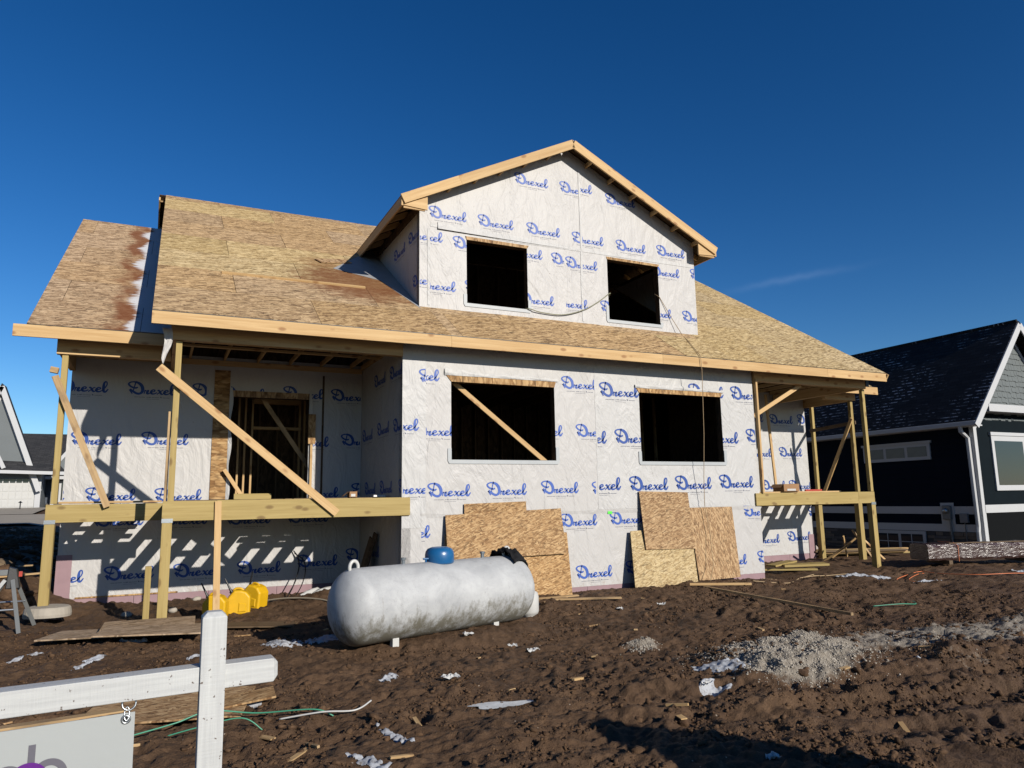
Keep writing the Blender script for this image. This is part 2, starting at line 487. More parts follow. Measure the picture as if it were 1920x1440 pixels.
def shinglemat(name, c0, c1, scale=1.0, snow=None):
    m = NT(name); p = m.coord()
    b = m.t.nodes.new('ShaderNodeTexBrick'); m.set(b.inputs['Vector'], p)
    b.inputs['Scale'].default_value = 1.0; b.offset = .37; b.inputs['Brick Width'].default_value = .33; b.inputs['Row Height'].default_value = .143
    b.inputs['Mortar Size'].default_value = .008
    m.set(b.inputs['Color1'], c0); m.set(b.inputs['Color2'], c1); m.set(b.inputs['Mortar'], tuple(x * .3 for x in c0))
    g = m.noise(p, 60, 2)
    col = m.mix(m.math('MULTIPLY', g, .4), b.outputs[0], tuple(x * .5 for x in c0))
    if snow:
        row = m.math('FRACT', m.math('DIVIDE', m.n('SeparateXYZ', {0: p}, out=1), .143))
        low = m.ramp(row, [(.0, 1), (.30, .0)])
        patch = m.ramp(m.noise(m.vscale(p, (.45, .6, 0)), 1, 3, .6), [(.47, 0), (.62, 1)])
        spk = m.ramp(m.noise(m.vscale(p, (5.5, 9, 1)), 1, 4, .7), [(.5, 0), (.57, 1)])
        col = m.mix(m.math('MULTIPLY', m.math('MULTIPLY', low, patch), spk), col, (.62, .64, .68))
    return m.done(col, .85, m.bump(b.outputs[1], .4, .01), 0, .2)
SHINGLE = shinglemat('black_shingles', (.012, .012, .014), (.024, .023, .025), 1, True)
SHINGLE_GREY = shinglemat('charcoal_shingles', (.024, .025, .028), (.042, .042, .045))
STONES = [plain('ledge_stone_%s' % k, c, .8, 0, .2, .3, 8) for k, c in (('grey', (.15, .14, .135)), ('tan', (.21, .175, .14)), ('dark', (.085, .08, .08)))]
MORTAR = plain('mortar', (.06, .055, .05), .9)

def groundmat():
    m = NT('wet_mud_ground'); p = m.pos()
    a = m.t.nodes.new('ShaderNodeAttribute'); a.attribute_name = 'cover'
    s = m.t.nodes.new('ShaderNodeSeparateColor'); m.set(s.inputs[0], a.outputs['Color'])
    n1 = m.noise(p, .9, 6, .6); n2 = m.noise(p, 9, 6, .65); n3 = m.noise(p, 55, 4, .6)
    mud = m.ramp(m.math('ADD', m.math('MULTIPLY', n1, .5), m.math('MULTIPLY', n2, .5)), [(.30, (.034, .018, .0085)), (.52, (.082, .047, .0245)), (.74, (.140, .085, .047))])
    mud = m.mix(m.ramp(n3, [(.35, .55), (.6, 0)]), mud, (.055, .032, .018))
    ch = m.ramp(m.n('TexVoronoi', {'Vector': m.vscale(p, (1, 1, 1)), 'Scale': 7.0}), [(.030, 1), (.055, 0)])
    mud = m.mix(m.math('MULTIPLY', ch, .7), mud, (.42, .36, .29))
    grey = m.ramp(m.noise(p, 34, 5, .7), [(.3, (.11, .092, .07)), (.7, (.27, .24, .20))])
    k = m.math('ADD', s.outputs[0], m.math('MULTIPLY', m.math('SUBTRACT', n2, .5), .9))
    col = m.mix(m.ramp(k, [(.42, 0), (.62, 1)]), mud, grey)
    k2 = m.math('ADD', s.outputs[1], m.math('MULTIPLY', m.math('SUBTRACT', n2, .5), 1.2))
    col = m.mix(m.ramp(k2, [(.45, 0), (.6, 1)]), col, (.70, .73, .78))
    h = m.math('ADD', m.math('MULTIPLY', n2, .45), m.math('ADD', m.math('MULTIPLY', m.noise(p, 28, 4, .6), .35), m.math('MULTIPLY', m.noise(p, 95, 4, .7), .22)))
    return m.done(col, m.ramp(n1, [(.3, .62), (.7, .9)]), m.bump(h, 1.0, .045), 0, .25)
GROUND = groundmat()
GRAVEL = plain('grey_gravel', (.42, .38, .32), .85, 0, .2, .4, 14)
def clodmat():
    m = NT('mud_clod'); p = m.pos()
    n = m.noise(p, 14, 5, .65)
    return m.done(m.ramp(n, [(.3, (.034, .018, .009)), (.7, (.105, .062, .034))]), .85, m.bump(m.noise(p, 70, 3), .6, .012), 0, .2)
CLOD = clodmat()
ROADMAT = plain('pale_concrete_paving', (.40, .36, .30), .85, 0, .2, .15, 1.2)
# ------------------------------------------------------------------ terrain
_perm = np.concatenate([np.random.default_rng(3).permutation(256)] * 2)
_ang = np.random.default_rng(4).uniform(0, 2 * np.pi, 256)
_gx, _gy = np.cos(_ang), np.sin(_ang)
def perlin(x, y):
    xi = np.floor(x).astype(int); yi = np.floor(y).astype(int); xf = x - xi; yf = y - yi
    u = xf * xf * xf * (xf * (xf * 6 - 15) + 10); v = yf * yf * yf * (yf * (yf * 6 - 15) + 10)
    xi &= 255; yi &= 255; x1 = (xi + 1) & 255; y1 = (yi + 1) & 255
    def g(a, b, dx, dy):
        h = _perm[_perm[a] + b]; return _gx[h] * dx + _gy[h] * dy
    n00 = g(xi, yi, xf, yf); n10 = g(x1, yi, xf - 1, yf); n01 = g(xi, y1, xf, yf - 1); n11 = g(x1, y1, xf - 1, yf - 1)
    return (n00 + u * (n10 - n00)) * (1 - v) + (n01 + u * (n11 - n01)) * v
def ss(t):
    t = np.clip(t, 0, 1); return t * t * (3 - 2 * t)
def bumpg(x, y, cx, cy, rx, ry, p=1.0):
    return np.exp(-((((x - cx) / rx) ** 2 + ((y - cy) / ry) ** 2) ** p))

TANK_C = (-.50, -3.18); TANK_A = .2857
def base(x, y):
    z = -1.75 + 0 * x
    z = z + .09 * ss((-y - 8) / 4)
    L = ss((-4.7 - x) / 4.0); B = ss((y - 1.0) / 9)
    z = z + .85 * L * B + .82 * ss((y - 22) / 22) * ss((6 - x) / 10)
    z = z + .62 * bumpg(x, y, -6.0, 3.6, .85, 1.6)
    z = z - .10 * ss((x - 14) / 4)
    z = z - .09 * bumpg(x, y, 9.5, 1.0, 2.2, 1.6)
    # unseen mound beside the camera, added to cast the foreground shadow
    z = z + (1.45 + .5 * perlin(x / .5, y / .5 + 3)) * bumpg(x, y, .62, -10.95, .72, .7, 1.6)
    return z
def gravel_mask(x, y):
    g = bumpg(x, y, 2.30, -6.12, .95, .70, 2) + .9 * bumpg(x, y, 1.82, -6.62, .55, .38, 2)
    g = g + .75 * bumpg(x, y, 1.42, -4.75, .22, .18, 2)
    g = g + .72 * bumpg(x, y, 4.7, -6.0, 1.6, .75, 1.5) + .6 * bumpg(x, y, 7.0, -6.2, 2.2, .9) + .4 * bumpg(x, y, 9.5, -4.8, 1.5, .6)
    g = g + .5 * bumpg(x, y, 3.6, -7.2, .5, .25)
    return np.clip(g, 0, 1)
def height(x, y):
    x = np.asarray(x, float); y = np.asarray(y, float)
    z = base(x, y)
    near = 1 - .55 * ss((np.hypot(x - 1, y + 5) - 8) / 15)
    wall = 1 - .8 * bumpg(x, y, 4, 2.2, 4.6, 2.4, 4)          # calmer right along the foundation
    flat = 1 - .7 * bumpg(x, y, TANK_C[0], TANK_C[1], 1.6, .7, 3)
    k = near * wall * flat
    wx = x + .35 * perlin(x * .6 + 9, y * .6); wy = y + .35 * perlin(x * .6, y * .6 + 7)
    z = z + k * .10 * perlin(wx / 2.3 + 3, wy / 1.9)
    z = z + k * .060 * perlin(wx / .85, wy / .62 + 5)
    rid = 1 - np.abs(perlin(wx / .52 + 11, wy / .40)) * 2
    z = z + k * .036 * (rid ** 2 - .4)
    z = z + k * .022 * perlin(x / .24, y / .18 + 2) + near * (.030 * (.35 - np.abs(perlin(x / .15 + 5, y / .12))) + .024 * perlin(x / .10 + 15, y / .08) + .024 * (.3 - np.abs(perlin(x / .062, y / .056 + 8))) + .010 * perlin(x / .035 + 4, y / .034))
    pit = perlin(wx / .33 + 40, wy / .24 + 17)
    z = z - k * .22 * np.clip(pit - .26, 0, 1)
    clump = ss(perlin(wx / 1.3 + 60, wy / 1.1 + 5) * 1.6 + .55)
    z = z + k * clump * (.070 * np.abs(perlin(wx / .36 + 2, wy / .27)) + .045 * np.abs(perlin(x / .17, y / .14 + 3)) + .022 * np.abs(perlin(x / .085 + 6, y / .075)) - .03)
    pit2 = perlin(wx / .17 + 7, wy / .13 + 27)
    z = z - k * .10 * np.clip(pit2 - .28, 0, 1)
    # tyre tread running across the front right
    for (ax, ay, bx, by, wd) in ((-.6, -6.35, 4.2, -7.9, .26), (-.2, -7.05, 3.4, -8.25, .24)):
        dx, dy = bx - ax, by - ay; Ln = math.hypot(dx, dy); dx /= Ln; dy /= Ln
        s = (x - ax) * dx + (y - ay) * dy; t = -(x - ax) * dy + (y - ay) * dx + .10 * np.sin(s * 1.1)
        m = np.exp(-(t / wd) ** 4) * ss(s / .6) * ss((Ln - s) / .6)
        z = z + m * (-.035 + .016 * np.sin((s + .55 * np.abs(t)) * 2 * np.pi / .19) * (.6 + .8 * perlin(x / .4 + 3, y / .4)))
        z = z + .03 * np.exp(-((np.abs(t) - wd * 1.25) / .09) ** 2) * ss(s / .6) * ss((Ln - s) / .6)
    # a dug-up trough by the right-hand smear
    z = z - .13 * bumpg(x, y, 3.35, -6.35, .55, .16) + .12 * bumpg(x, y, 3.75, -6.95, .28, .2) - .10 * bumpg(x, y, 8.2, -3.0, 1.1, .25) - .09 * bumpg(x, y, 6.6, -3.2, .6, .2)
    # tipped gravel
    gm = np.clip(bumpg(x, y, 2.30, -6.12, 1.05, .66, 3) + .75 * bumpg(x, y, 1.82, -6.62, .5, .33, 1.5), 0, 1.2)
    z = z + .13 * gm * (1 + .5 * perlin(x / .3, y / .25)) + .10 * bumpg(x, y, 1.42, -4.75, .16, .13)
    # frozen puddle hollow, pit beside the middle post
    fl = bumpg(x, y, -1.0, -6.09, .38, .17, 3); z = z * (1 - fl) + (base(x, y) - .035) * fl
    fl = bumpg(x, y, TANK_C[0], TANK_C[1], 1.5, .62, 3); z = z + .10 * fl
    z = z - .10 * bumpg(x, y, -3.95, .25, .3, .3)
    z = z + .22 * bumpg(x, y, -.95, 1.1, .8, .55) * 1.0
    return z
def hgt(x, y): return float(height(np.array([x]), np.array([y]))[0])

def axis(parts):
    out = []
    for a, b, st in parts: out.append(np.arange(a, b, st))
    return np.concatenate(out)
def grow(a, b, st, k=1.28):
    out = [a]; d = st if b > a else -st
    while (out[-1] - b) * (1 if b < a else -1) > 0: out.append(out[-1] + d); d *= k
    return np.array(out)
gx = np.concatenate([grow(-10, -900, .3)[::-1][:-1], axis([(-10, -5.4, .10), (-5.4, 5.0, .0205), (5.0, 9.0, .04), (9.0, 15, .07)]), grow(15, 900, .15)])
gy = np.concatenate([grow(-9.6, -600, .12)[::-1][:-1], axis([(-9.6, -8.6, .05), (-8.6, -4.2, .0175), (-4.2, -.2, .033), (-.2, 5.0, .08)]), grow(5.0, 1200, .15)])
GX, GY = np.meshgrid(gx, gy)
GZ = height(GX, GY)
def ground():
    nx, ny = len(gx), len(gy)
    me = bpy.data.meshes.new('ground')
    co = np.stack([GX, GY, GZ], -1).reshape(-1, 3).astype(np.float32)
    i = (np.arange(ny - 1)[:, None] * nx + np.arange(nx - 1)[None, :]).ravel()
    q = np.stack([i, i + 1, i + nx + 1, i + nx], -1).astype(np.int32)
    me.vertices.add(len(co)); me.vertices.foreach_set('co', co.ravel())
    me.loops.add(q.size); me.loops.foreach_set('vertex_index', q.ravel())
    me.polygons.add(len(q)); me.polygons.foreach_set('loop_start', np.arange(0, q.size, 4, dtype=np.int32))
    me.polygons.foreach_set('use_smooth', np.ones(len(q), bool))
    me.update(calc_edges=True)
    att = me.color_attributes.new('cover', 'FLOAT_COLOR', 'POINT')
    c = np.zeros((len(co), 4), np.float32); c[:, 3] = 1
    c[:, 0] = gravel_mask(GX, GY).ravel() * .95
    sn = .16 * bumpg(GX, GY, -8.5, 9, 4, 5)
    c[:, 1] = sn.ravel()
    att.data.foreach_set('color', c.ravel())
    me.materials.append(GROUND)
    o = bpy.data.objects.new('ground', me); COL.objects.link(o); WL[o.name] = Vector((0, 0, 0))
    o['kind'] = 'structure'
ground()

def drape_sheet(name, mat, x0, x1, y0, y1, n, lift, kind='structure', poly=None):
    xs = np.linspace(x0, x1, n); ys = np.linspace(y0, y1, n); X, Y = np.meshgrid(xs, ys); Z = base(X, Y) + lift
    mb = MB(); mb.v = [tuple(p) for p in np.stack([X, Y, Z], -1).reshape(-1, 3)]
    for j in range(n - 1):
        for i in range(n - 1):
            k = j * n + i; mb.f.append((k, k + 1, k + n + 1, k + n)); mb.m.append(0)
    o = build(name, mb, mat, smooth=True); o['kind'] = kind
    return o
drape_sheet('road', ROADMAT, -60, -6.5, 26.5, 33.5, 24, .10)
drape_sheet('driveway', ROADMAT, -22, -9.6, 33.8, 41.5, 16, .10)

# lumps of mud and tipped stones: uncountable, one object each
ICO_V, ICO_F = [], []
def _ico():
    t = (1 + 5 ** .5) / 2
    v = [(-1, t, 0), (1, t, 0), (-1, -t, 0), (1, -t, 0), (0, -1, t), (0, 1, t), (0, -1, -t), (0, 1, -t), (t, 0, -1), (t, 0, 1), (-t, 0, -1), (-t, 0, 1)]
    f = [(0, 11, 5), (0, 5, 1), (0, 1, 7), (0, 7, 10), (0, 10, 11), (1, 5, 9), (5, 11, 4), (11, 10, 2), (10, 7, 6), (7, 1, 8), (3, 9, 4), (3, 4, 2), (3, 2, 6), (3, 6, 8), (3, 8, 9), (4, 9, 5), (2, 4, 11), (6, 2, 10), (8, 6, 7), (9, 8, 1)]
    v = np.array(v, float); v /= np.linalg.norm(v[0]); return v, np.array(f)
ICO_V, ICO_F = _ico()
def subdiv(V, F):
    V = [tuple(p) for p in V]; mid = {}; out = []
    def m(a, b):
        k = (min(a, b), max(a, b))
        if k not in mid:
            p = (np.array(V[a]) + np.array(V[b])) / 2; p /= np.linalg.norm(p); V.append(tuple(p)); mid[k] = len(V) - 1
        return mid[k]
    for a, b, c in F:
        ab, bc, ca = m(a, b), m(b, c), m(c, a); out += [(a, ab, ca), (b, bc, ab), (c, ca, bc), (ab, bc, ca)]
    return np.array(V), np.array(out)
ICO2_V, ICO2_F = subdiv(ICO_V, ICO_F)

def scatter(name, mat, P, S, V0, F0, squash=.7, rough=.3, smooth=False, label=None, cat=None):
    n = len(P); k = len(V0); rg = np.random.default_rng(len(name) + n)
    V = V0[None] * (1 + rg.normal(0, rough, (n, k, 1)))
    A = rg.uniform(0, 2 * np.pi, n); c, s = np.cos(A)[:, None], np.sin(A)[:, None]
    st = rg.uniform(.65, 1.35, (n, 1, 3)); st[:, :, 2] *= squash
    V = V * st
    x = V[:, :, 0] * c - V[:, :, 1] * s; y = V[:, :, 0] * s + V[:, :, 1] * c
    V = np.stack([x, y, V[:, :, 2]], -1) * S[:, None, None] + P[:, None, :]
    F = (F0[None] + (np.arange(n) * k)[:, None, None]).reshape(-1, 3)
    me = bpy.data.meshes.new(name); co = V.reshape(-1, 3).astype(np.float32)
    me.vertices.add(len(co)); me.vertices.foreach_set('co', co.ravel())
    me.loops.add(F.size); me.loops.foreach_set('vertex_index', F.astype(np.int32).ravel())
    me.polygons.add(len(F)); me.polygons.foreach_set('loop_start', np.arange(0, F.size, 3, dtype=np.int32))
    if smooth: me.polygons.foreach_set('use_smooth', np.ones(len(F), bool))
    me.update(calc_edges=True); me.materials.append(mat)
    o = bpy.data.objects.new(name, me); COL.objects.link(o); WL[o.name] = Vector((0, 0, 0)); o['kind'] = 'stuff'
    if label: o['label'] = label; o['category'] = cat
    return o
def on_ground(n, fx, fy, lift=0.0):
    x = fx(n); y = fy(n); return np.stack([x, y, height(x, y) + lift], -1)
r_ = np.random.default_rng(21)
# clods: denser in patches
x = r_.uniform(-5.5, 9, 70000); y = -8.8 + 8.6 * r_.uniform(0, 1, 70000) ** 1.5
keep = (perlin(x / .8 + 30, y / .8) + .5 * perlin(x / .25, y / .25 + 9) > .02) & (np.hypot((x - TANK_C[0]) / 1.5, (y - TANK_C[1]) / .6) > 1)
x, y = x[keep], y[keep]
S = np.clip(r_.lognormal(-4.72, .52, len(x)), .004, .04)
scatter('mud_clods', CLOD, np.stack([x, y, height(x, y) + .2 * S], -1), S, ICO_V, ICO_F, .7, .28, False, 'brown clods of mud strewn over the churned yard', 'mud')
x = r_.uniform(-5, 7, 1500); y = r_.uniform(-8.6, -1.5, 1500); keep = perlin(x / 1.1 + 3, y / 1.1 + 30) > .08; x, y = x[keep], y[keep]
S = np.clip(r_.lognormal(-3.45, .4, len(x)), .016, .07)
scatter('mud_lumps', CLOD, np.stack([x, y, height(x, y) - .35 * S], -1), S, ICO2_V, ICO2_F, .75, .20, False, 'larger lumps of churned mud with rough tops', 'mud')
x = r_.uniform(-13, -5.4, 4200); y = r_.uniform(1.5, 24, 4200)
S = np.clip(r_.lognormal(-2.9, .55, len(x)), .02, .2)
scatter('soil_rubble', CLOD, np.stack([x, y, height(x, y) + .05 * S], -1), S, ICO_V, ICO_F, .6, .25, False, 'dark rough rubble of soil on the bank left of the house', 'soil')
x = r_.uniform(.8, 4.4, 110000); y = r_.uniform(-7.6, -4.2, 110000)
gm = np.clip(bumpg(x, y, 2.30, -6.12, .92, .64, 2) + bumpg(x, y, 1.82, -6.62, .55, .36, 2) + bumpg(x, y, 1.42, -4.75, .2, .16, 2) + .05 * bumpg(x, y, 3.6, -6, 1.2, .8), 0, 1)
keep = r_.uniform(0, 1, len(x)) < gm * .45; x, y = x[keep], y[keep]
S = np.clip(r_.lognormal(-5.15, .4, len(x)), .0035, .014)
scatter('gravel', GRAVEL, np.stack([x, y, height(x, y) + .15 * S], -1), S, ICO_V, ICO_F, .8, .15, False, 'tipped heap of pale grey gravel on the mud', 'gravel')
# ------------------------------------------------------------------ printed lettering on the wrap
def stroke(pts, ws, sub=6):
    """ribbon of quads along a smooth curve; pts in drawing pixels, ws full widths"""
    P = [np.array(p, float) for p in pts]; out = []; W = []
    for i in range(len(P) - 1):
        p0 = P[max(i - 1, 0)]; p1 = P[i]; p2 = P[i + 1]; p3 = P[min(i + 2, len(P) - 1)]
        for k in range(sub):
            t = k / sub
            out.append(.5 * ((2 * p1) + (-p0 + p2) * t + (2 * p0 - 5 * p1 + 4 * p2 - p3) * t * t + (-p0 + 3 * p1 - 3 * p2 + p3) * t ** 3)); W.append(ws[i] + (ws[i + 1] - ws[i]) * t)
    out.append(P[-1]); W.append(ws[-1])
    q = []; L = []
    for i, p in enumerate(out):
        t = out[min(i + 1, len(out) - 1)] - out[max(i - 1, 0)]; t = t / (np.linalg.norm(t) + 1e-9); n = np.array((-t[1], t[0]))
        L.append((p + n * (W[i] * .70 + 4), p - n * (W[i] * .70 + 4)))
    for a, b in zip(L[:-1], L[1:]): q.append([a[0], b[0], b[1], a[1]])
    return q
def logo_polys():
    big = []
    big += stroke([(382, 150), (355, 260), (330, 400), (298, 565)], [20, 26, 24, 22], 3)
    big += stroke([(440, 405), (395, 445), (320, 445), (220, 400), (150, 325), (145, 265), (200, 212), (300, 190), (400, 205), (500, 260), (572, 360), (604, 480), (596, 590), (550, 665), (475, 695), (390, 672), (290, 600), (215, 545), (180, 515)],
                  [22, 46, 52, 46, 44, 40, 34, 34, 58, 74, 78, 76, 66, 60, 62, 60, 58, 64, 70], 5)
    big += stroke([(170, 535), (220, 620), (272, 705)], [24, 26, 26], 2)
    big += stroke([(655, 690), (672, 610), (692, 520)], [20, 24, 28], 2)
    big += stroke([(690, 530), (735, 565), (795, 535), (765, 610), (755, 660), (795, 682), (855, 640)], [22, 26, 40, 56, 54, 40, 22], 4)
    e = [(850, 645), (920, 600), (1000, 560), (1005, 515), (950, 500), (895, 560), (885, 630), (930, 678), (1010, 665), (1085, 610)]
    ew = [20, 26, 30, 30, 30, 46, 54, 46, 30, 20]
    big += stroke(e, ew, 4)
    big += stroke([(1078, 685), (1110, 668), (1185, 590), (1262, 508), (1285, 520)], [34, 24, 20, 26, 34], 3)
    big += stroke([(1105, 545), (1135, 505), (1180, 570), (1215, 650), (1255, 684), (1318, 640)], [18, 34, 50, 50, 34, 20], 3)
    big += stroke([(x + 446, y) for x, y in e], ew, 4)
    big += stroke([(1520, 612), (1600, 500), (1656, 370), (1648, 265), (1610, 240), (1570, 300), (1554, 430), (1552, 590), (1574, 668), (1625, 675), (1703, 555)], [22, 24, 26, 26, 30, 44, 58, 60, 58, 42, 20], 4)
    small = []
    for x0, x1 in ((345, 470), (485, 560), (575, 700), (745, 790), (810, 890), (915, 1010), (1020, 1170), (1285, 1400), (1410, 1520)):
        h = 26 if x0 == 810 else 18
        small.append([np.array(p) for p in ((x0, 845 - h), (x1, 845 - h), (x1, 845), (x0, 845))])
    small.append([np.array(p) for p in ((1195, 790), (1235, 795), (1255, 830), (1240, 855), (1215, 845))])
    for x0, x1 in ((740, 900), (915, 1030), (1040, 1160)):
        small.append([np.array(p) for p in ((x0, 905), (x1, 905), (x1, 915), (x0, 915))])
    f = lambda q: [((p[0] - 115) / 1590., (690 - p[1]) / 1590. * .86) for p in q]
    return [f(q) for q in big], [f(q) for q in small]
LOGO_BIG, LOGO_SMALL = logo_polys()
_shared = {}
def ccw(q):
    a = sum(q[i][0] * q[(i + 1) % len(q)][1] - q[(i + 1) % len(q)][0] * q[i][1] for i in range(len(q)))
    return q if a > 0 else q[::-1]
def put_logos(lst, to3, parent, ink, bounds, holes=()):
    """each print is a thin decal 3 mm proud of its sheet, cut where the sheet ends or an opening begins"""
    for e in lst:
        h, z, w = e[:3]; b = list(bounds)
        if len(e) > 3: b[0] = max(b[0], e[3]); b[1] = min(b[1], e[4])
        regions = [tuple(b)]
        for ho in holes:
            nr = []
            for r in regions:
                if ho[0] >= r[1] or ho[1] <= r[0] or ho[2] >= r[3] or ho[3] <= r[2]: nr.append(r); continue
                nr += [(r[0], ho[0], r[2], r[3]), (ho[1], r[1], r[2], r[3]), (max(r[0], ho[0]), min(r[1], ho[1]), r[2], ho[2]), (max(r[0], ho[0]), min(r[1], ho[1]), ho[3], r[3])]
            regions = [r for r in nr if r[1] - r[0] > 1e-4 and r[3] - r[2] > 1e-4]
        for r in regions:
            mb = MB()
            for mi, polys in ((0, LOGO_BIG), (1, LOGO_SMALL)):
                mb.mi = mi
                for q in polys:
                    c = cliprect(ccw([(h + u * w, z + v * w) for u, v in q]), r)
                    if len(c) >= 3: mb.poly([to3(a, d) for a, d in c])
            if len(mb.f) > 3: build('printed_logo', mb, [ink, INK_GREY], parent)

def grid_wall(name, to3, depth, xs, zs, holes, mats, parent, extra=None, skip_back=False):
    """wall with openings: outer face mat 0, inner face and reveals mat 1"""
    mb = MB(); d = Vector(depth)
    nx, nz = len(xs) - 1, len(zs) - 1
    solid = [[not any(xs[i] >= h[0] - 1e-6 and xs[i + 1] <= h[1] + 1e-6 and zs[j] >= h[2] - 1e-6 and zs[j + 1] <= h[3] + 1e-6 for h in holes) for j in range(nz)] for i in range(nx)]
    for i in range(nx):
        for j in range(nz):
            if not solid[i][j]: continue
            a, b, c, e = [Vector(to3(*p)) for p in ((xs[i], zs[j]), (xs[i + 1], zs[j]), (xs[i + 1], zs[j + 1]), (xs[i], zs[j + 1]))]
            mb.mi = 0; mb.poly([a, b, c, e]); mb.mi = 1
            mb.poly([e + d, c + d, b + d, a + d])
            for (di, dj, p, q) in ((-1, 0, e, a), (1, 0, b, c), (0, -1, a, b), (0, 1, c, e)):
                ii, jj = i + di, j + dj
                out = ii < 0 or jj < 0 or ii >= nx or jj >= nz
                if out or not solid[ii][jj]:
                    mb.mi = 0 if out else 1
                    mb.poly([p + d, q + d, q, p])
    if extra: extra(mb)
    return build(name, mb, mats, parent)

Yw = lambda y, off=.0: (lambda h, z: (h, y - off, z))
Xw = lambda x, off=.0: (lambda h, z: (x - off, -h, z))

LOGO_FRONT_A = [(0.3,2.02,0.8,0.02,0.43),(-0.12,2.05,0.8,0.43,3.95),(3.16,2.06,0.8,0.43,3.91),(-0.5,1.16,0.8,0.03,0.43),(0.17,1.08,0.8,0.43,3.91),(2.36,1.13,0.8,0.43,3.91),(3.45,1.14,0.8,0.43,3.9),(-0.25,0.08,0.8,0.04,0.42),(0.46,0.03,0.8,0.44,3.86),(1.57,0.04,0.8,0.43,3.86),(2.67,0.06,0.8,0.43,3.86),(3.77,0.04,0.8,0.43,3.86),(3.06,-0.55,0.8,0.04,99),(4.15,-0.54,0.8,0.04,99),(-0.29,-0.66,0.8,0.35,99),(3.36,-1.51,0.8,0.05,99),(4.47,-1.48,0.8,0.05,99),(6.72,-1.46,0.8,0.04,99),(7.82,-1.44,0.8,0.04,99),(7.51,-0.47,0.8,0.04,99)]
LOGO_FRONT_B = [(4.01,1.95,0.94,3.94,99),(6.22,2.04,0.94,3.94,99),(7.36,2.04,0.94,3.94,99),(3.2,1.01,0.94,3.9,99),(4.33,1.03,0.94,3.9,99),(6.56,1.07,0.94,3.9,99),(7.72,1.12,0.94,3.9,99),(3.49,0.11,0.94,3.87,99),(4.63,0.1,0.94,3.86,99),(5.75,0.11,0.94,3.87,99),(6.9,0.13,0.94,3.87,99)]
LOGO_DORMER = [(0.77,5.45,0.8),(1.81,5.44,0.8),(2.91,5.44,0.8),(2.65,6.5,0.8),(0.26,4.95,0.8),(1.27,4.9,0.8),(2.47,4.89,0.8),(3.48,4.86,0.8,-99,3.79),(0.53,3.98,0.8,0.76,99),(1.52,4.03,0.8),(2.72,3.92,0.8),(3.73,6.5,0.8,-99,4.22),(3.75,6.56,0.8,4.22,99),(4.89,6.43,0.8),(4.0,5.4,0.8),(5.12,5.38,0.8),(6.22,5.41,0.8),(3.82,4.82,0.8),(6.04,4.92,0.8),(7.15,4.96,0.8),(3.54,3.93,0.8,3.81,99),(4.66,3.94,0.8),(5.75,3.94,0.8),(6.86,3.93,0.8),(0.04,4.06,0.8,0.57,0.76)]
LOGO_BACK_LEFT = [(-5.41,1.98,0.79),(-4.31,1.98,0.79),(-3.23,2.0,0.79,-99,-2.98),(-5.14,1.04,0.79),(-4.04,1.06,0.79),(-5.96,0.05,0.79),(-4.86,0.06,0.79),(-3.77,0.04,0.79),(-0.64,2.02,0.79),(-0.42,1.11,0.79),(-1.45,1.07,0.79),(-1.24,0.06,0.79),(-0.19,0.11,0.79),(-1.58,2.03,0.79),(-2.72,1.98,0.79),(-3.39,-1.32,0.79),(-2.31,-1.33,0.79),(-1.23,-1.26,0.79),(-0.28,-1.18,0.79),(-5.58,-1.32,0.79),(-4.49,-1.31,0.79),(-4.71,-0.38,0.79),(-3.65,-0.39,0.79),(-2.53,-0.41,0.79),(-1.43,-0.41,0.79)]
LOGO_BACK_RIGHT = [(10.18,1.93,0.86),(11.27,1.91,0.86),(12.3,1.94,0.86),(10.39,0.99,0.86),(11.53,1.01,0.86),(10.81,0.12,0.86),(11.81,0.11,0.86),(10.46,-1.29,0.86),(11.61,-1.26,0.86),(12.45,-0.63,0.86)]
LOGO_SIDE = [(-1.84,2.16,0.8),(-0.77,2.15,0.8),(-1.58,1.2,0.8),(-0.52,1.17,0.8),(-2.71,1.17,0.8),(-2.46,0.11,0.8),(-1.36,0.11,0.8),(-0.18,0.1,0.8),(-2.15,-1.05,0.8)]
LOGO_DSIDE = [(-2.54,5.01,0.8),(-1.53,5.05,0.8),(-1.24,4.08,0.8)]

# ------------------------------------------------------------------ the house under construction
HOUSE = empty('house_under_construction', (4, 2, -1.75))
tag(HOUSE, 'unfinished house in white printed wrap with bare strand-board roof and gabled dormer', 'house')
D = 2.8                       # depth of the recessed porch walls
BL, BR = -5.2, 12.6           # outer ends of the recessed walls
SL = (7.568 - 2.795) / (7.068 + .45)
EY, EZ, RY, RZ = -.45, 2.795, 7.068, 7.568
WY, WZ = .85, 2.72            # eave of the lower side roofs
X0, X1 = -3.93, 11.82

holesF = [(.9, 3.0, .66, 2.05), (4.95, 7.07, .66, 2.05)]
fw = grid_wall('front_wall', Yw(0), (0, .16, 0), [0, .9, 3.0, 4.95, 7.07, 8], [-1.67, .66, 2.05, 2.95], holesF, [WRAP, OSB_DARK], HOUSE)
put_logos(LOGO_FRONT_A, Yw(0, .003), fw, INK, (.02, 7.99, -1.66, 2.6), holesF)
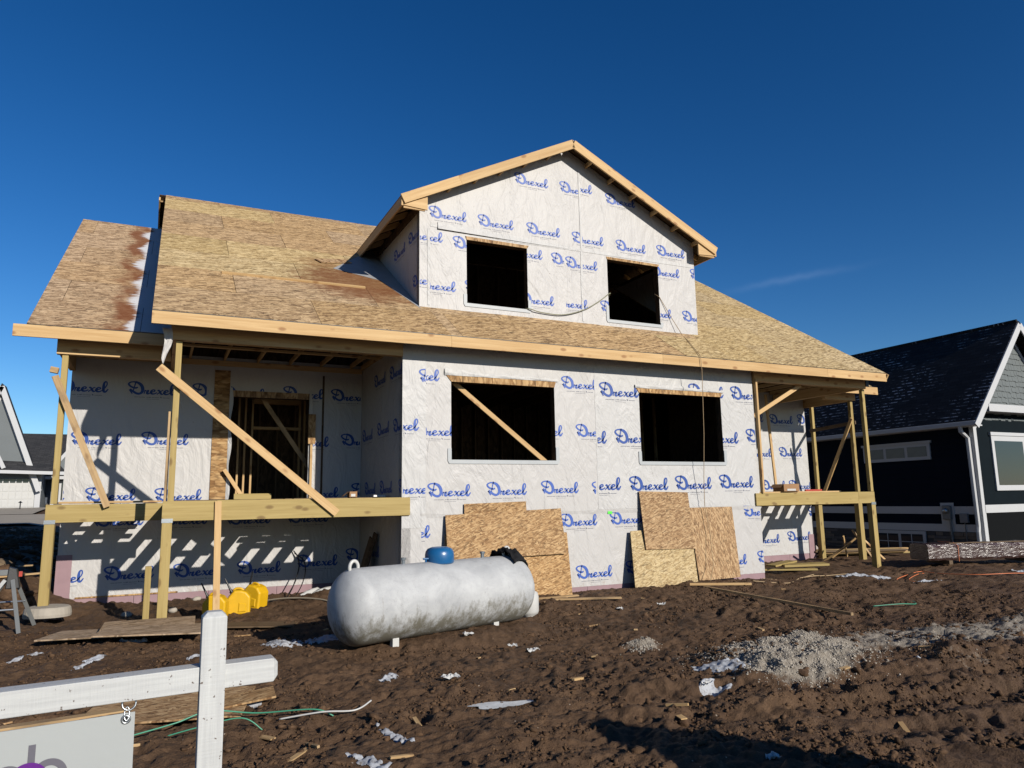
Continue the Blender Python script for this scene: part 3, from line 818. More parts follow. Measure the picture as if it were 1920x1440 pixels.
# the brighter second sheet overlaps the first from x = 3.9 on
def wavy_edge(x, z0, z1, n=26, amp=.005):
    return [(x + amp * math.sin(i * 1.7) + .003 * math.sin(i * 4.1), z0 + (z1 - z0) * i / (n - 1)) for i in range(n)]
mb = MB(); yb = -.0045
def sheet_quads(mb, x0, x1, z0, z1, holes, y):
    xs = sorted({x0, x1, *[v for h in holes for v in h[:2] if x0 < v < x1]}); zs = sorted({z0, z1, *[v for h in holes for v in h[2:] if z0 < v < z1]})
    for i in range(len(xs) - 1):
        for j in range(len(zs) - 1):
            cx, cz = (xs[i] + xs[i + 1]) / 2, (zs[j] + zs[j + 1]) / 2
            if any(h[0] < cx < h[1] and h[2] < cz < h[3] for h in holes): continue
            mb.poly([(xs[i], y, zs[j]), (xs[i + 1], y, zs[j]), (xs[i + 1], y, zs[j + 1]), (xs[i], y, zs[j + 1])])
sheet_quads(mb, 4.0, 7.995, -.26, 2.6, [holesF[1]], yb)
ed = wavy_edge(3.90, -.26, 2.6)
for (a, za), (b, zb) in zip(ed[:-1], ed[1:]): mb.poly([(a, yb + .001, za), (4.0, yb, za), (4.0, yb, zb), (b, yb + .001, zb)])
s2 = build('wrap_sheet', mb, WRAP_NEW, fw)
put_logos(LOGO_FRONT_B, Yw(0, .0085), s2, INK_DEEP, (3.93, 7.98, -.25, 2.6), [holesF[1]])
# corner strip lapped round from the side
mb = MB(); ed = wavy_edge(.43, -.5, 2.6)
for (a, za), (b, zb) in zip(ed[:-1], ed[1:]): mb.poly([(.002, -.0045, za), (a, -.0055, za), (b, -.0055, zb), (.002, -.0045, zb)])
cs = build('corner_wrap_strip', mb, WRAP_NEW, fw)
put_logos([(.3, 2.02, .8), (-.5, 1.16, .8), (-.25, .08, .8)], Yw(0, .0085), cs, INK, (.02, .42, -.5, 2.6))
# lower sheet
mb = MB()
xs = np.linspace(.33, 7.97, 60)
for a, b in zip(xs[:-1], xs[1:]):
    za, zb = -.27 + .012 * math.sin(a * 5), -.27 + .012 * math.sin(b * 5)
    mb.poly([(a, -.001, -.34), (b, -.001, -.34), (b, -.011, zb), (a, -.011, za)])
build('wrap_lap', mb, WRAP, fw)

# strand-board window heads, loose wrap flaps over them, blue flashing tape round the sills
def window_trim(parent, y, x0, x1, zb, zt, hw, hl, flap=True, tape=(.2, .25)):
    mb = MB(); mb.prism([(x0 - hl, y - .012, zt + hw), (x1 + .04, y - .012, zt + hw - .005), (x1, y - .012, zt), (x0, y - .012, zt)][::-1], (0, .010, 0))
    build('window_head', mb, OSB, parent)
    t = .07
    mb = MB(); yy = y - .014
    mb.poly([(x0 - t * .6, yy, zb - t), (x1 + t * .6, yy, zb - t), (x1 + t, yy, zb - t * .3), (x1 + t, yy, zb), (x0 - t, yy, zb), (x0 - t, yy, zb - t * .3)])
    mb.poly([(x0 - t, yy, zb), (x0, yy, zb), (x0, yy, zb + tape[0]), (x0 - t, yy, zb + tape[0])])
    mb.poly([(x1, yy, zb), (x1 + t, yy, zb), (x1 + t, yy, zb + tape[1]), (x1, yy, zb + tape[1])])
    mb.poly([(x0, yy, zb + .004), (x1, yy, zb + .004), (x1, y + .15, zb + .004), (x0, y + .15, zb + .004)])
    build('sill_tape', mb, FLASH_BLUE, parent)
    if flap:
        mb = MB(); n = 40; rows = 4; rg = random.Random(int(x0 * 100)); P = []
        ph = rg.uniform(0, 6)
        for i in range(n + 1):
            x = x0 - hl - .02 + (x1 - x0 + hl + .1) * i / n
            top = zt + hw + .075 + .03 * math.sin(i * .22 + ph) * (1 - i / n) - .045 * i / n + .010 * math.sin(i * 1.3)
            for j in range(rows + 1):
                t_ = j / rows
                P.append((x, y - .015 - .016 * math.sin(math.pi * t_) * (.5 + .5 * math.sin(i * .55 + j)) - .008 * rg.random(), zt + hw - .02 + (top - zt - hw + .02) * t_))
        mb.v = P
        for i in range(n):
            for j in range(rows):
                a = i * (rows + 1) + j; mb.f.append((a, a + rows + 1, a + rows + 2, a + 1)); mb.m.append(0)
        build('loose_wrap_flap', mb, WRAP_NEW, parent, smooth=True)
window_trim(fw, 0, .9, 3.0, .66, 2.05, .13, .11)
window_trim(s2, -.006, 4.95, 7.07, .66, 2.05, .11, .08)
board('sticker', (4.10, -.012, -.325), (4.20, -.012, -.33), .05, .004, GREEN, fw, bevel=0)

# side walls of the projecting block, recessed walls
sw = grid_wall('side_wall', Xw(0), (.16, 0, 0), [-D, -.0], [-1.67, 2.95], [], [WRAP, OSB_DARK], HOUSE)
put_logos(LOGO_SIDE, Xw(0, .003), sw, INK, (-D + .01, -.01, -1.6, 2.66))
grid_wall('side_wall', lambda h, z: (8, h, z), (-.16, 0, 0), [.17, D], [-1.67, 2.95], [], [WRAP, OSB_DARK], HOUSE)
DOOR = (-2.55, -1.07, 0.0, 2.0)
bw = grid_wall('porch_wall', Yw(D), (0, .16, 0), [BL, -2.55, -1.07, -.004], [-1.6, 0.0, 2.0, 2.75], [DOOR], [WRAP, OSB_DARK], HOUSE)
put_logos(LOGO_BACK_LEFT, Yw(D, .003), bw, INK_DEEP, (BL + .01, -.03, -1.58, 2.7), [DOOR, (-2.86, -2.55, .05, 2.55)])
mb = MB(); mb.box((-2.85, D - .02, .05), (-2.57, D - .004, 2.5)); build('bare_board_strip', mb, OSB, bw, rot=((0, 0, 1), (0, 1, 0), (-1, 0, 0)))
mb = MB(); mb.box((-2.55, D - .02, 2.0), (-1.07, D - .004, 2.12)); build('door_head', mb, OSB, bw)
mb = MB(); mb.box((-.815, D - .012, -.2), (-.775, D - .003, 2.5)); build('wrap_gap', mb, OSB_DARK, bw)
for i, xx in enumerate((-2.57, -1.07)):
    mb = MB(); n = 20
    for k in range(n):
        z0, z1 = 2.15 * k / n + .02, 2.15 * (k + 1) / n + .02; w0, w1 = .05 + .02 * math.sin(k * .8 + i), .05 + .02 * math.sin((k + 1) * .8 + i)
        mb.poly([(xx, D - .022, z0), (xx + w0, D - .05, z0), (xx + w1, D - .05, z1), (xx, D - .022, z1)])
    build('wrap_edge', mb, WRAP_NEW, bw, smooth=True)
rw = grid_wall('porch_wall', Yw(D), (0, .16, 0), [8.004, BR], [-1.62, 2.75], [], [WRAP_NEW, OSB_DARK], HOUSE)
put_logos(LOGO_BACK_RIGHT, Yw(D, .003), rw, INK_DEEP, (8.1, BR - .01, -1.6, 2.7))
grid_wall('end_wall', lambda h, z: (BL, -h, z), (.16, 0, 0), [-13.4, -D - .165], [-1.6, 2.75], [], [WRAP, OSB_DARK], HOUSE)
grid_wall('end_wall', lambda h, z: (BR, h, z), (-.16, 0, 0), [D + .165, 13.4], [-1.6, 2.75], [], [WRAP, OSB_DARK], HOUSE)
grid_wall('rear_wall', lambda h, z: (h, 13.4, z), (0, -.16, 0), [BL + .2, 1, 3, 6, 7.5, BR - .2], [-1.6, .8, 2.0, 2.75], [(1, 3, .8, 2.0), (6, 7.5, .8, 2.0)], [WRAP, OSB_DARK], HOUSE)
# pink foam over the concrete foundation
def foam(a, b, parent=HOUSE):
    mb = MB(); mb.box(a, b); o = build('foam_board', mb, PINK, parent); return o
x = -.0
for w in (1.2, 1.22, 1.18, 1.22, 1.2, 1.22, .76):
    foam((x + .003, .004, -2.3), (x + w - .003, .05, -1.655 - .01 * random.random())); x += w
foam((-.004, .01, -2.3), (.05, D - .02, -1.66)); foam((7.95, .06, -2.3), (8.006, D, -1.66))
x = BL
for w in (1.2, 1.22, 1.2, 1.22, .36):
    foam((x + .003, D + .006, -2.3), (x + w - .003, D + .06, -1.575)); x += w
foam((BL - .012, D - .014, -2.3), (BL + .22, D - .004, -.86))
x = 8.01
for w in (1.22, 1.2, 1.22, .95):
    foam((x, D + .006, -2.3), (x + w - .006, D + .06, -1.6)); x += w
foam((BR - .22, D - .016, -2.3), (BR + .02, D - .004, -1.12))
# exposed bottom plate below the left porch wrap
mb = MB(); mb.box((-4.9, D - .012, -1.60), (-3.3, D - .002, -1.575)); build('sill_board', mb, OSB, HOUSE)

# ---- roofs
def roof_slope(name, x0, x1, ey, ez, ry, rz, pick, hole=None, stag=0.0, flip=1, w=2.44, h=1.22, edge=0.0):
    """deck slab with separate strand-board sheets laid on it in staggered courses"""
    up = Vector((0, ry - ey, rz - ez)); S = up.length; up.normalize()
    xa = Vector((1, 0, 0)); nrm = xa.cross(up)
    if nrm.z < 0: nrm = -nrm
    P = lambda a, s: Vector((a, ey, ez)) + up * s
    regs = [(x0, x1, 0, S)]
    if hole: regs = [(x0, hole[0], 0, S), (hole[1], x1, 0, S), (hole[0], hole[1], 0, hole[2])] + ([(hole[0], hole[1], hole[3], S)] if hole[3] < S else [])
    mb = MB()
    for r in regs:
        q = [P(r[0] + .01, r[2] + .01) - nrm * .040, P(r[1] - .01, r[2] + .01) - nrm * .040, P(r[1] - .01, r[3]) - nrm * .040, P(r[0] + .01, r[3]) - nrm * .040]
        mb.hexa(q if flip > 0 else q[::-1], [p + nrm * .024 for p in (q if flip > 0 else q[::-1])])
    deck = build(name, mb, OSB_DARK, HOUSE)
    y_ = up
    row = 0; s = 0.0
    while s < S - .02:
        s1 = min(s + h, S); a = x0 - (w / 2 if row % 2 else 0) - stag
        while a < x1 - .02:
            a0, a1 = max(a, x0), min(a + w, x1)
            if a1 - a0 > .02:
                for r in regs:
                    q = cliprect([(a0 + .004, s + .004), (a1 - .004, s + .004), (a1 - .004, s1 - .004), (a0 + .004, s1 - .004)], (r[0], r[1], r[2], r[3]))
                    if len(q) < 3: continue
                    m2 = MB(); lift = random.uniform(0, .005)
                    pts = [P(u, v) - nrm * (.014 - lift) for u, v in q]
                    m2.prism(pts if flip < 0 else pts, nrm * .012)
                    ce = sum(u for u, v in q) / len(q)
                    build('roof_sheet', m2, pick(row, ce), deck, rot=((1, 0, nrm.x), (0, y_.y, nrm.y), (0, y_.z, nrm.z)))
            a += w
        s = s1; row += 1
    return deck
def pick_main(row, x):
    if x > 6.2: return OSB_YELLOW
    if row in (2, 3) and x < 2.5 and (row == 3 or x < 1.0): return OSB_YELLOW
    if row == 6 and x < -1.4: return OSB_YELLOW
    return OSB_ROOF
kS = math.hypot(1, SL)
HOLE = (.74, 7.12, (1.0 - EY) * kS, (4.45 - EY) * kS)
roof_slope('main_roof_front', X0, X1, EY, EZ, RY, RZ, pick_main, HOLE)
roof_slope('main_roof_rear', X0 - .15, X1, 2 * RY - EY, EZ, RY, RZ, lambda r, x: OSB_ROOF, flip=-1)
WRZ = WZ + (RY - WY) * SL
roof_slope('wing_roof_front', -5.65, X0 + .3, WY, WZ, RY, WRZ, lambda r, x: OSB_WING, stag=.9)
roof_slope('wing_roof_rear', -5.65, X0 + .3, 2 * RY - WY, WZ, RY, WRZ, lambda r, x: OSB_ROOF, flip=-1)
roof_slope('wing_roof_front', X1 - .3, 12.98, WY, WZ, RY, WRZ, lambda r, x: OSB_YELLOW)
roof_slope('wing_roof_rear', X1 - .3, 12.98, 2 * RY - WY, WZ, RY, WRZ, lambda r, x: OSB_ROOF, flip=-1)
# fascia boards
def fascia(xa, xb, y, z0, z1, mat=None):
    return board('fascia_board', (xa, y, (z0 + z1) / 2), (xb, y, (z0 + z1) / 2), z1 - z0, .038, mat or SPRUCE, HOUSE)
for a, b in ((X0, .74), (.742, 5.25), (5.252, 9.86), (9.862, X1)): fascia(a, b, EY + .012, 2.580, 2.772)
fascia(-5.816, -3.66, WY + .012, 2.512, 2.700)
for a_, b_, y_, z_ in ((X0 + .002, X1 - .002, EY, 2.7735), (-5.645, -3.66, WY, 2.7015), (11.62, 12.975, WY, 2.7015)):
    mb = MB(); mb.box((a_, y_ - .011, z_), (b_, y_ + .03, z_ + .010)); build('drip_edge', mb, BLACKMAT, HOUSE)
fascia(11.62, 13.17, WY + .012, 2.505, 2.700)
def rake(x, ya, za, yb, zb, w=.17, mat=None, t=.036):
    board('rake_board', (x, ya, za - w / 2 - .03), (x, yb, zb - w / 2 - .03), w * .82, t, mat or SPRUCE, HOUSE, face=(1, 0, 0))
rake(X0 + .02, EY + .05, EZ, RY, RZ); rake(X1 + .012, EY - .02, EZ, RY, RZ); rake(X0 - .13, 2 * RY - EY, EZ, RY + .0, RZ)
rake(-5.63, WY + .05, WZ, RY, WRZ); rake(12.99, WY + .05, WZ, RY, WRZ)
# gable infill walls under the roof ends
for xg in (-3.66, 11.50):
    mb = MB(); mb.prism([(xg, -.05, 2.70), (xg, 14.1, 2.70), (xg, 14.1, 2.92), (xg, RY, RZ - .06), (xg, -.05, 2.94)], (.04, 0, 0)); build('gable_infill', mb, OSB_DARK, HOUSE)
for xg in (-5.24, 12.56):
    mb = MB(); mb.prism([(xg, 1.3, 2.62), (xg, 12.8, 2.62), (xg, 12.8, 2.78), (xg, RY, WRZ - .06), (xg, 1.3, 2.80)], (.04, 0, 0)); build('gable_infill', mb, OSB_DARK, HOUSE)
# toe board and an offcut left on the main roof
nv = Vector((0, -SL, 1)).normalized()
def on_roof(x, y): return Vector((x, y, EZ + (y - EY) * SL))
board('toe_board', on_roof(-2.9, 1.51) + nv * .02, on_roof(-.29, 1.54) + nv * .02, .06, .038, SPRUCE, HOUSE, face=nv)
board('offcut', on_roof(-.95, 2.95) + nv * .02, on_roof(-.25, 3.2) + nv * .02, .26, .02, OSB, HOUSE, face=nv)
# grey membrane laid in the valley beside the dormer
mb = MB(); lift = nv * .004
mb.poly([on_roof(-.70, 2.60) + lift, on_roof(.17, 2.15) + lift, on_roof(.575, .70) + lift, on_roof(.575, 4.4) + lift, on_roof(.0, 3.60) + lift])
build('valley_membrane', mb, MEMBRANE, HOUSE)

# ---- dormer
DX0, DX1, DY = .58, 7.28, .84
DBZ = EZ + (DY - EY) * SL
DTZ = 5.52; DRX = 3.91; DSL = .4987
dz = lambda x: 7.505 - abs(x - 3.91) * DSL           # underside line of the dormer rafters
holesD = [(1.56, 2.91, 3.78, 5.08), (4.87, 6.235, 3.76, 5.11)]
def gable_top(mb):
    pts = [(DX0, DTZ), (DX1, DTZ), (DX1, dz(DX1) - .02), (DRX, dz(DRX) - .02), (DX0, dz(DX0) - .02)]
    mb.mi = 0; mb.poly([(a, DY, b) for a, b in pts]); mb.mi = 1; mb.poly([(a, DY + .16, b) for a, b in pts[::-1]])
xsD = [DX0, 1.56, 2.91, 4.87, 6.235, DX1]
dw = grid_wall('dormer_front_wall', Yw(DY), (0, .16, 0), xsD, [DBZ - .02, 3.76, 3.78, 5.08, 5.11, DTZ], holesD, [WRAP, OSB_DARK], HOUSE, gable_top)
put_logos(LOGO_DORMER, Yw(DY, .003), dw, INK, (DX0 + .01, DX1 - .01, DBZ, 7.3), holesD)
window_trim(dw, DY, 1.56, 2.91, 3.78, 5.08, .07, .03, False, (.18, .2)); window_trim(dw, DY, 4.87, 6.235, 3.76, 5.11, .06, .02, False, (.3, .05))
# seams: tape strips and a long loose fold
def strip(name, pts, w, y, mat, parent):
    mb = MB(); n = len(pts)
    for (x0, z0), (x1, z1) in zip(pts[:-1], pts[1:]):
        dx, dz_ = x1 - x0, z1 - z0; L = math.hypot(dx, dz_); nx, nz = -dz_ / L * w / 2, dx / L * w / 2
        mb.poly([(x0 - nx, y, z0 - nz), (x1 - nx, y, z1 - nz), (x1 + nx, y, z1 + nz), (x0 + nx, y, z0 + nz)])
    return build(name, mb, mat, parent)
strip('seam_tape', [(4.22, 3.66), (4.21, 4.5), (4.23, 5.4), (4.22, 7.1)], .05, DY - .008, WRAP_NEW, dw)
strip('seam_tape', [(.77, 3.66), (.765, 5.2)], .05, DY - .0075, WRAP_NEW, dw)
strip('seam_tape', [(.8, 5.28), (2.5, 5.21), (4.2, 5.23), (7.2, 5.24)], .07, DY - .0065, WRAP_NEW, dw)
mb = MB(); n = 30
for i in range(n):
    t0, t1 = i / n, (i + 1) / n
    f = lambda t: (.95 + 3.0 * t, 5.33 - .09 * t, .10 * (1 - t) ** .7 + .02)
    (xa, za, wa), (xb, zb, wb) = f(t0), f(t1)
    mb.poly([(xa, DY - .03 * (1 - t0) - .01, za - wa), (xb, DY - .03 * (1 - t1) - .01, zb - wb), (xb, DY - .006 - .012 * (1 - t1), zb), (xa, DY - .006 - .012 * (1 - t0), za)])
    mb.poly([(xa, DY - .006 - .012 * (1 - t0), za), (xb, DY - .006 - .012 * (1 - t1), zb), (xb, DY - .0095, zb + .03), (xa, DY - .0095, za + .03)])
build('loose_wrap_fold', mb, WRAP_NEW, dw)
# cheeks
yb = EY + (DTZ - EZ) / SL
mb = MB(); mb.prism([(DX0, DY + .002, DBZ + .0), (DX0, yb, DTZ), (DX0, DY + .002, DTZ)], (.15, 0, 0)); dc = build('dormer_cheek', mb, WRAP, HOUSE)
def cheek_in(h, z): return z > EZ + (-h - EY) * SL
put_logos([l for l in LOGO_DSIDE], Xw(DX0, .003), dc, INK, (-2.6, -DY - .01, 4.0, 5.5))
mb = MB(); mb.prism([(DX1, DY + .002, DBZ), (DX1, yb, DTZ), (DX1, DY + .002, DTZ)], (-.15, 0, 0)); build('dormer_cheek', mb, WRAP, HOUSE)
# dormer roof
FYD = .53
def dormer_plane(sgn):
    xe = .14 if sgn < 0 else 7.68; ze, zr = 7.545 - abs(xe - 3.91) * DSL, 7.545
    ye = EY + (ze - EZ) / SL; yr = EY + (zr - EZ) / SL
    mb = MB(); q = [(xe, FYD, ze), (3.91, FYD, zr), (3.91, yr + .05, zr), (xe, ye + .02, ze)]
    mb.prism(q, (0, 0, -.03)); dk = build('dormer_roof_deck', mb, OSB_DARK, HOUSE)
    ex = Vector((sgn, 0, -DSL)).normalized(); ny = Vector((0, 1, 0)); nn = Vector((sgn * DSL, 0, 1)).normalized()
    S = (Vector(q[1]) - Vector(q[0])).length; top = Vector((3.91, 0, zr))
    y = FYD; row = 0
    while y < yr:
        s = 0
        while s < S - .01:
            s1 = min(s + 1.22, S); y1 = min(y + 2.44, yr)
            pts = [top + ex * a + ny * b + nn * .004 for a, b in ((s + .002, y + .002), (s1 - .002, y + .002), (s1 - .002, y1 - .002), (s + .002, y1 - .002))]
            m2 = MB(); m2.prism(pts, nn * .012); build('roof_sheet', m2, OSB_ROOF, dk)
            s = s1
        y += 2.44
    # rake fascia on the front, eave fascia along the side
    a = Vector((xe, FYD - .02, ze - .095)); b = Vector((3.91, FYD - .02, zr - .095))
    L = (b - a).length; cut = a.lerp(b, 1.3 / L) if sgn < 0 else None
    segs = ((a, cut), (cut, b)) if cut else ((a, b),)
    for p, q_ in segs: board('rake_fascia', p, q_, .19, .038, SPRUCE, HOUSE)
    board('eave_fascia', (xe, FYD, ze - .12), (xe, ye, ze - .12), .19, .036, SPRUCE, HOUSE, face=(-1, 0, 0))
    # returns and lookouts under the overhang
    board('soffit_return', (xe + sgn * -.03, FYD + .04, ze - .205), (xe - sgn * .46, FYD + .04, ze - .205), .09, .038, SPRUCE, HOUSE)
    zt_ = ze - .20; mb = MB(); mb.prism([(xe - sgn * .0, FYD, zt_), (xe - sgn * .50, FYD, zt_ - .03), (xe - sgn * .50, FYD, zt_ + .46 * DSL)][::(1 if sgn < 0 else -1)], (0, .035, 0)); build('soffit_return_panel', mb, SPRUCE, HOUSE)
    k = 0
    while True:
        yy = DY + .3 + k * .6
        if yy > ye - .5: break
        board('rafter_tail', (xe - sgn * .03, yy, ze - .09), (xe - sgn * .5, yy, ze - .09 + .47 * DSL), .11, .038, SPRUCE, HOUSE, face=(0, -1, 0)); k += 1
    board('eave_ledger', (DX0 - .02 if sgn < 0 else DX1 + .02, DY, ze - .06), (DX0 - .02 if sgn < 0 else DX1 + .02, ye - .3, ze - .06), .16, .03, OSB_DARK, HOUSE, face=(-1, 0, 0))
    for t in (.12, .27, .42, .57, .72, .87):
        p = a.lerp(b, t); board('lookout', (p.x, FYD + .0, p.z - .03), (p.x, DY - .002, p.z - .03), .09, .038, SPRUCE, HOUSE, face=(1, 0, 0))
dormer_plane(-1); dormer_plane(1)

# ---- porch framing
def post(x, y, z0, z1, w, mat=TREATED): return board('post', (x, y, z0), (x, y, z1), w, w, mat, HOUSE, bevel=.006)
def gz(x, y): return hgt(x, y) - .12
for (x, y, zl, zt) in ((-3.57, .02, None, 2.43), (-5.18, 1.27, -1.52, 2.34), (11.48, .02, None, 2.44), (12.57, 1.27, None, 2.37), (12.70, 2.66, None, 2.42)):
    post(x, y, gz(x, y) if zl is None else zl, -.285, .138); post(x + .03, y, 0.0, zt, .088)
post(-3.78, .20, gz(-3.78, .2), -.93, .085); post(-3.612, .06, 0.0, 1.35, .045, WEATHERED)
# floor beams
board('beam', (-3.645, -.026, -.135), (-2.905, -.026, -.135), .29, .038, TREATED, HOUSE)
board('beam', (-2.900, -.026, -.133), (.137, -.026, -.133), .30, .038, TREATED, HOUSE)
board('beam', (-3.63, .06, -.14), (-.006, .06, -.14), .27, .076, TREATED, HOUSE)
board('beam', (7.855, -.026, -.135), (11.0, -.026, -.135), .265, .038, TREATED, HOUSE)
board('beam', (11.003, -.026, -.136), (11.545, -.026, -.136), .265, .038, TREATED, HOUSE)
board('beam', (8.006, .06, -.14), (11.53, .06, -.14), .25, .076, TREATED, HOUSE)
board('beam', (-5.25, 1.25, -.148), (-3.5, 1.25, -.148), .275, .038, TREATED, HOUSE)
board('beam', (11.45, 1.25, -.148), (12.64, 1.25, -.148), .265, .038, TREATED, HOUSE)
for x, y0 in ((-5.23, 1.275), (-3.60, .105), (11.5, .105), (12.62, 1.275)):
    board('rim_joist', (x, y0, -.14), (x, D - .01, -.14), .25, .038, TREATED, HOUSE, face=(1, 0, 0))
for x0, x1, y0 in ((-3.25, -.1, .105), (-4.85, -3.7, 1.275), (8.2, 11.4, .105), (11.85, 12.5, 1.275)):
    x = x0
    while x < x1:
        board('joist', (x, y0, -.150), (x, D - .01, -.150), .28, .038, TREATED, HOUSE, face=(1, 0, 0), bevel=0); x += .406
# white post-cap labels
for x, y in ((-3.57, -.056), (11.48, -.056), (-5.18, 1.192)):
    board('post_tag', (x - .075, y + .004, -.275), (x + .075, y + .004, -.275), .06, .006, STEEL, HOUSE, bevel=0)
# headers and side headers
board('header', (-3.66, .0, 2.57), (-.01, .0, 2.57), .26, .14, SPRUCE, HOUSE)
board('header', (8.01, .0, 2.58), (11.56, .0, 2.58), .26, .14, SPRUCE, HOUSE)
board('header', (-5.27, 1.25, 2.47), (-3.64, 1.25, 2.47), .26, .12, SPRUCE, HOUSE)
board('header', (11.60, 1.25, 2.50), (12.72, 1.25, 2.50), .25, .12, SPRUCE, HOUSE)
for x, y0, y1, z in ((-3.58, .08, D - .03, 2.56), (11.47, .08, D - .03, 2.56), (-5.19, 1.32, D - .03, 2.46), (12.62, 1.32, D + .0, 2.49)):
    board('side_header', (x, y0, z), (x, y1, z), .25, .09, SPRUCE, HOUSE, face=(1, 0, 0))
board('post_bracket', (11.60, -.08, 2.50), (11.60, -.08, 2.72), .10, .02, BLACKMAT, HOUSE, bevel=0)
# ceiling framing over the porches
for x0, x1, y0, z in ((-3.3, -.15, .08, 2.73), (8.3, 11.4, .08, 2.73), (-4.9, -3.8, 1.32, 2.66), (11.8, 12.5, 1.32, 2.66)):
    x = x0
    while x < x1:
        board('ceiling_joist', (x, y0, z), (x, D - .01, z), .088, .038, SPRUCE, HOUSE, face=(1, 0, 0), bevel=0)
        ey, ez = (EY, EZ) if z > 2.7 else (WY, WZ)
        a = ey + .05; b = a + 3.4
        board('rafter', (x + .05, a, ez + (a - ey) * SL - .13), (x + .05, b, ez + (b - ey) * SL - .13), .13, .038, SPRUCE, HOUSE, face=(1, 0, 0), bevel=0)
        x += .61
board('stringer', (-3.52, 1.35, 2.655), (-.02, 1.35, 2.655), .09, .038, SPRUCE, HOUSE, face=(0, 0, -1))
board('wall_plate', (-5.15, D - .03, 2.63), (-.02, D - .03, 2.63), .10, .04, SPRUCE, HOUSE)
board('wall_plate', (-.03, .12, 2.70), (-.03, D - .06, 2.70), .10, .04, SPRUCE, HOUSE, face=(-1, 0, 0))
# braces and props
def brace(a, b, w=.089, t=.038, mat=None, face=(0, -1, 0)): return board('brace', a, b, w, t, mat or SPRUCE, HOUSE, face=face)
brace((-3.80, -.085, 2.00), (-1.10, -.085, -.22), .125)
brace((-5.26, 1.16, 1.98), (-4.42, 1.16, -.06), .10, .038, WEATHERED); board('blocking', (-5.33, 1.17, 2.08), (-5.22, 1.17, 2.06), .09, .09, WEATHERED, HOUSE)
board('prop', (-2.885, -.066, .0), (-2.84, -.066, gz(-2.84, -.1)), .095, .038, SPRUCE, HOUSE)
brace((12.50, 1.18, 1.90), (12.50, 2.25, .0), .089, .038, None, (-1, 0, 0)); brace((12.66, 2.70, 1.71), (12.66, 1.20, 1.80), .089, .038, DARKWOOD, (-1, 0, 0))
brace((8.10, .12, 1.69), (9.60, .12, 2.46), .09, .038)
board('stud', (8.05, -.045, .0), (8.05, -.045, 2.50), .05, .085, SPRUCE, HOUSE)
brace((10.43, 2.05, 2.55), (10.53, 2.0, .0), .07, .038, SPRUCE)
brace((1.02, .22, 2.08), (2.98, .22, .58), .089, .038)
brace((-1.98, 3.25, 2.14), (-.75, 3.25, .36), .089, .038, WEATHERED)
board('door_stud', (-1.02, D - .05, .02), (-1.02, D - .05, 1.15), .045, .06, SPRUCE, HOUSE); mb = MB(); mb.box((-1.09, D - .10, 1.11), (-.95, D - .085, 1.70)); build('board_scrap', mb, OSB, HOUSE)
brace((-2.62, D - .12, .60), (-2.30, D - .12, .12), .07, .038)
# loose boards lying on the joists
for k in range(6):
    board('deck_board', (-3.56, 1.40 + .25 * k, .016), (-.03 - .12 * (k % 3), 1.40 + .25 * k, .016), .235, .03, DARKWOOD, HOUSE, face=(0, 0, 1))
for (xa, ya, xb, yb_, w, m_) in ((-5.1, 1.45, -3.65, 1.42, .14, SPRUCE), (-5.0, 1.75, -3.7, 1.8, .14, SPRUCE), (-1.75, 1.1, -.1, 1.12, .2, DARKWOOD), (-1.65, .82, -.2, .84, .2, DARKWOOD), (8.3, .8, 11.3, .75, .14, SPRUCE), (9.0, 1.5, 11.75, 1.45, .14, SPRUCE)):
    board('loose_board', (xa, ya, .018), (xb, yb_, .018), w, .03, m_, HOUSE, face=(0, 0, 1))
board('stacked_block', (-2.62, .5, .07), (-2.05, .5, .07), .09, .06, TREATED, HOUSE)
# torn wrap hanging from the main beam's end
mb = MB(); n = 8
for i in range(n):
    for j in range(5):
        pass
P = []
for j in range(9):
    t = j / 8; wd = .13 * (1 - t) ** .6 + .01
    for i in range(5):
        P.append((-3.72 - wd / 2 + wd * i / 4 + .03 * math.sin(t * 5), -.10 - .02 * math.sin(i * 2 + j), 2.60 - .55 * t))
mb.v = P
for j in range(8):
    for i in range(4):
        a = j * 5 + i; mb.f.append((a, a + 5, a + 6, a + 1)); mb.m.append(0)
build('torn_wrap', mb, WRAP, HOUSE, smooth=True)

# ---- inside: floors, a ceiling, stud partitions behind the openings
def slab(name, a, b, mat):
    mb = MB(); mb.box(a, b); return build(name, mb, mat, HOUSE)
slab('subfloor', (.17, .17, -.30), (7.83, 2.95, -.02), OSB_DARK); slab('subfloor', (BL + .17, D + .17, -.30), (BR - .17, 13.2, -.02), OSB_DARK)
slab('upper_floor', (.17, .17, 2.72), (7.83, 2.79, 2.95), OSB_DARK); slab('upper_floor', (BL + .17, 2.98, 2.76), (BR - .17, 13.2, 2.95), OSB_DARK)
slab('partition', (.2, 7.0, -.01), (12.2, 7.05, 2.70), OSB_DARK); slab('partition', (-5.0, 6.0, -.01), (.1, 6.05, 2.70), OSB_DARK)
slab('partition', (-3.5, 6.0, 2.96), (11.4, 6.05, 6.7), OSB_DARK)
proto = None
def studs(xs, y, z0, z1, mat=DARKWOOD):
    global proto
    mesh = None
    for x in xs:
        if mesh is None:
            o = board('stud', (x, y, z0), (x, y, z1), .038, .089, mat, HOUSE, bevel=0); mesh = o.data; src = o
        else:
            o = src.copy(); link(o, HOUSE, WL[src.name] + Vector((x - x_first, 0, 0)))
            o.rotation_euler = src.rotation_euler
        if o is src: x_first = x
studs(np.arange(.6, 8, .406), 6.9, 0, 2.7); studs(np.arange(.9, 7.2, .61), 5.9, 2.96, 6.5)
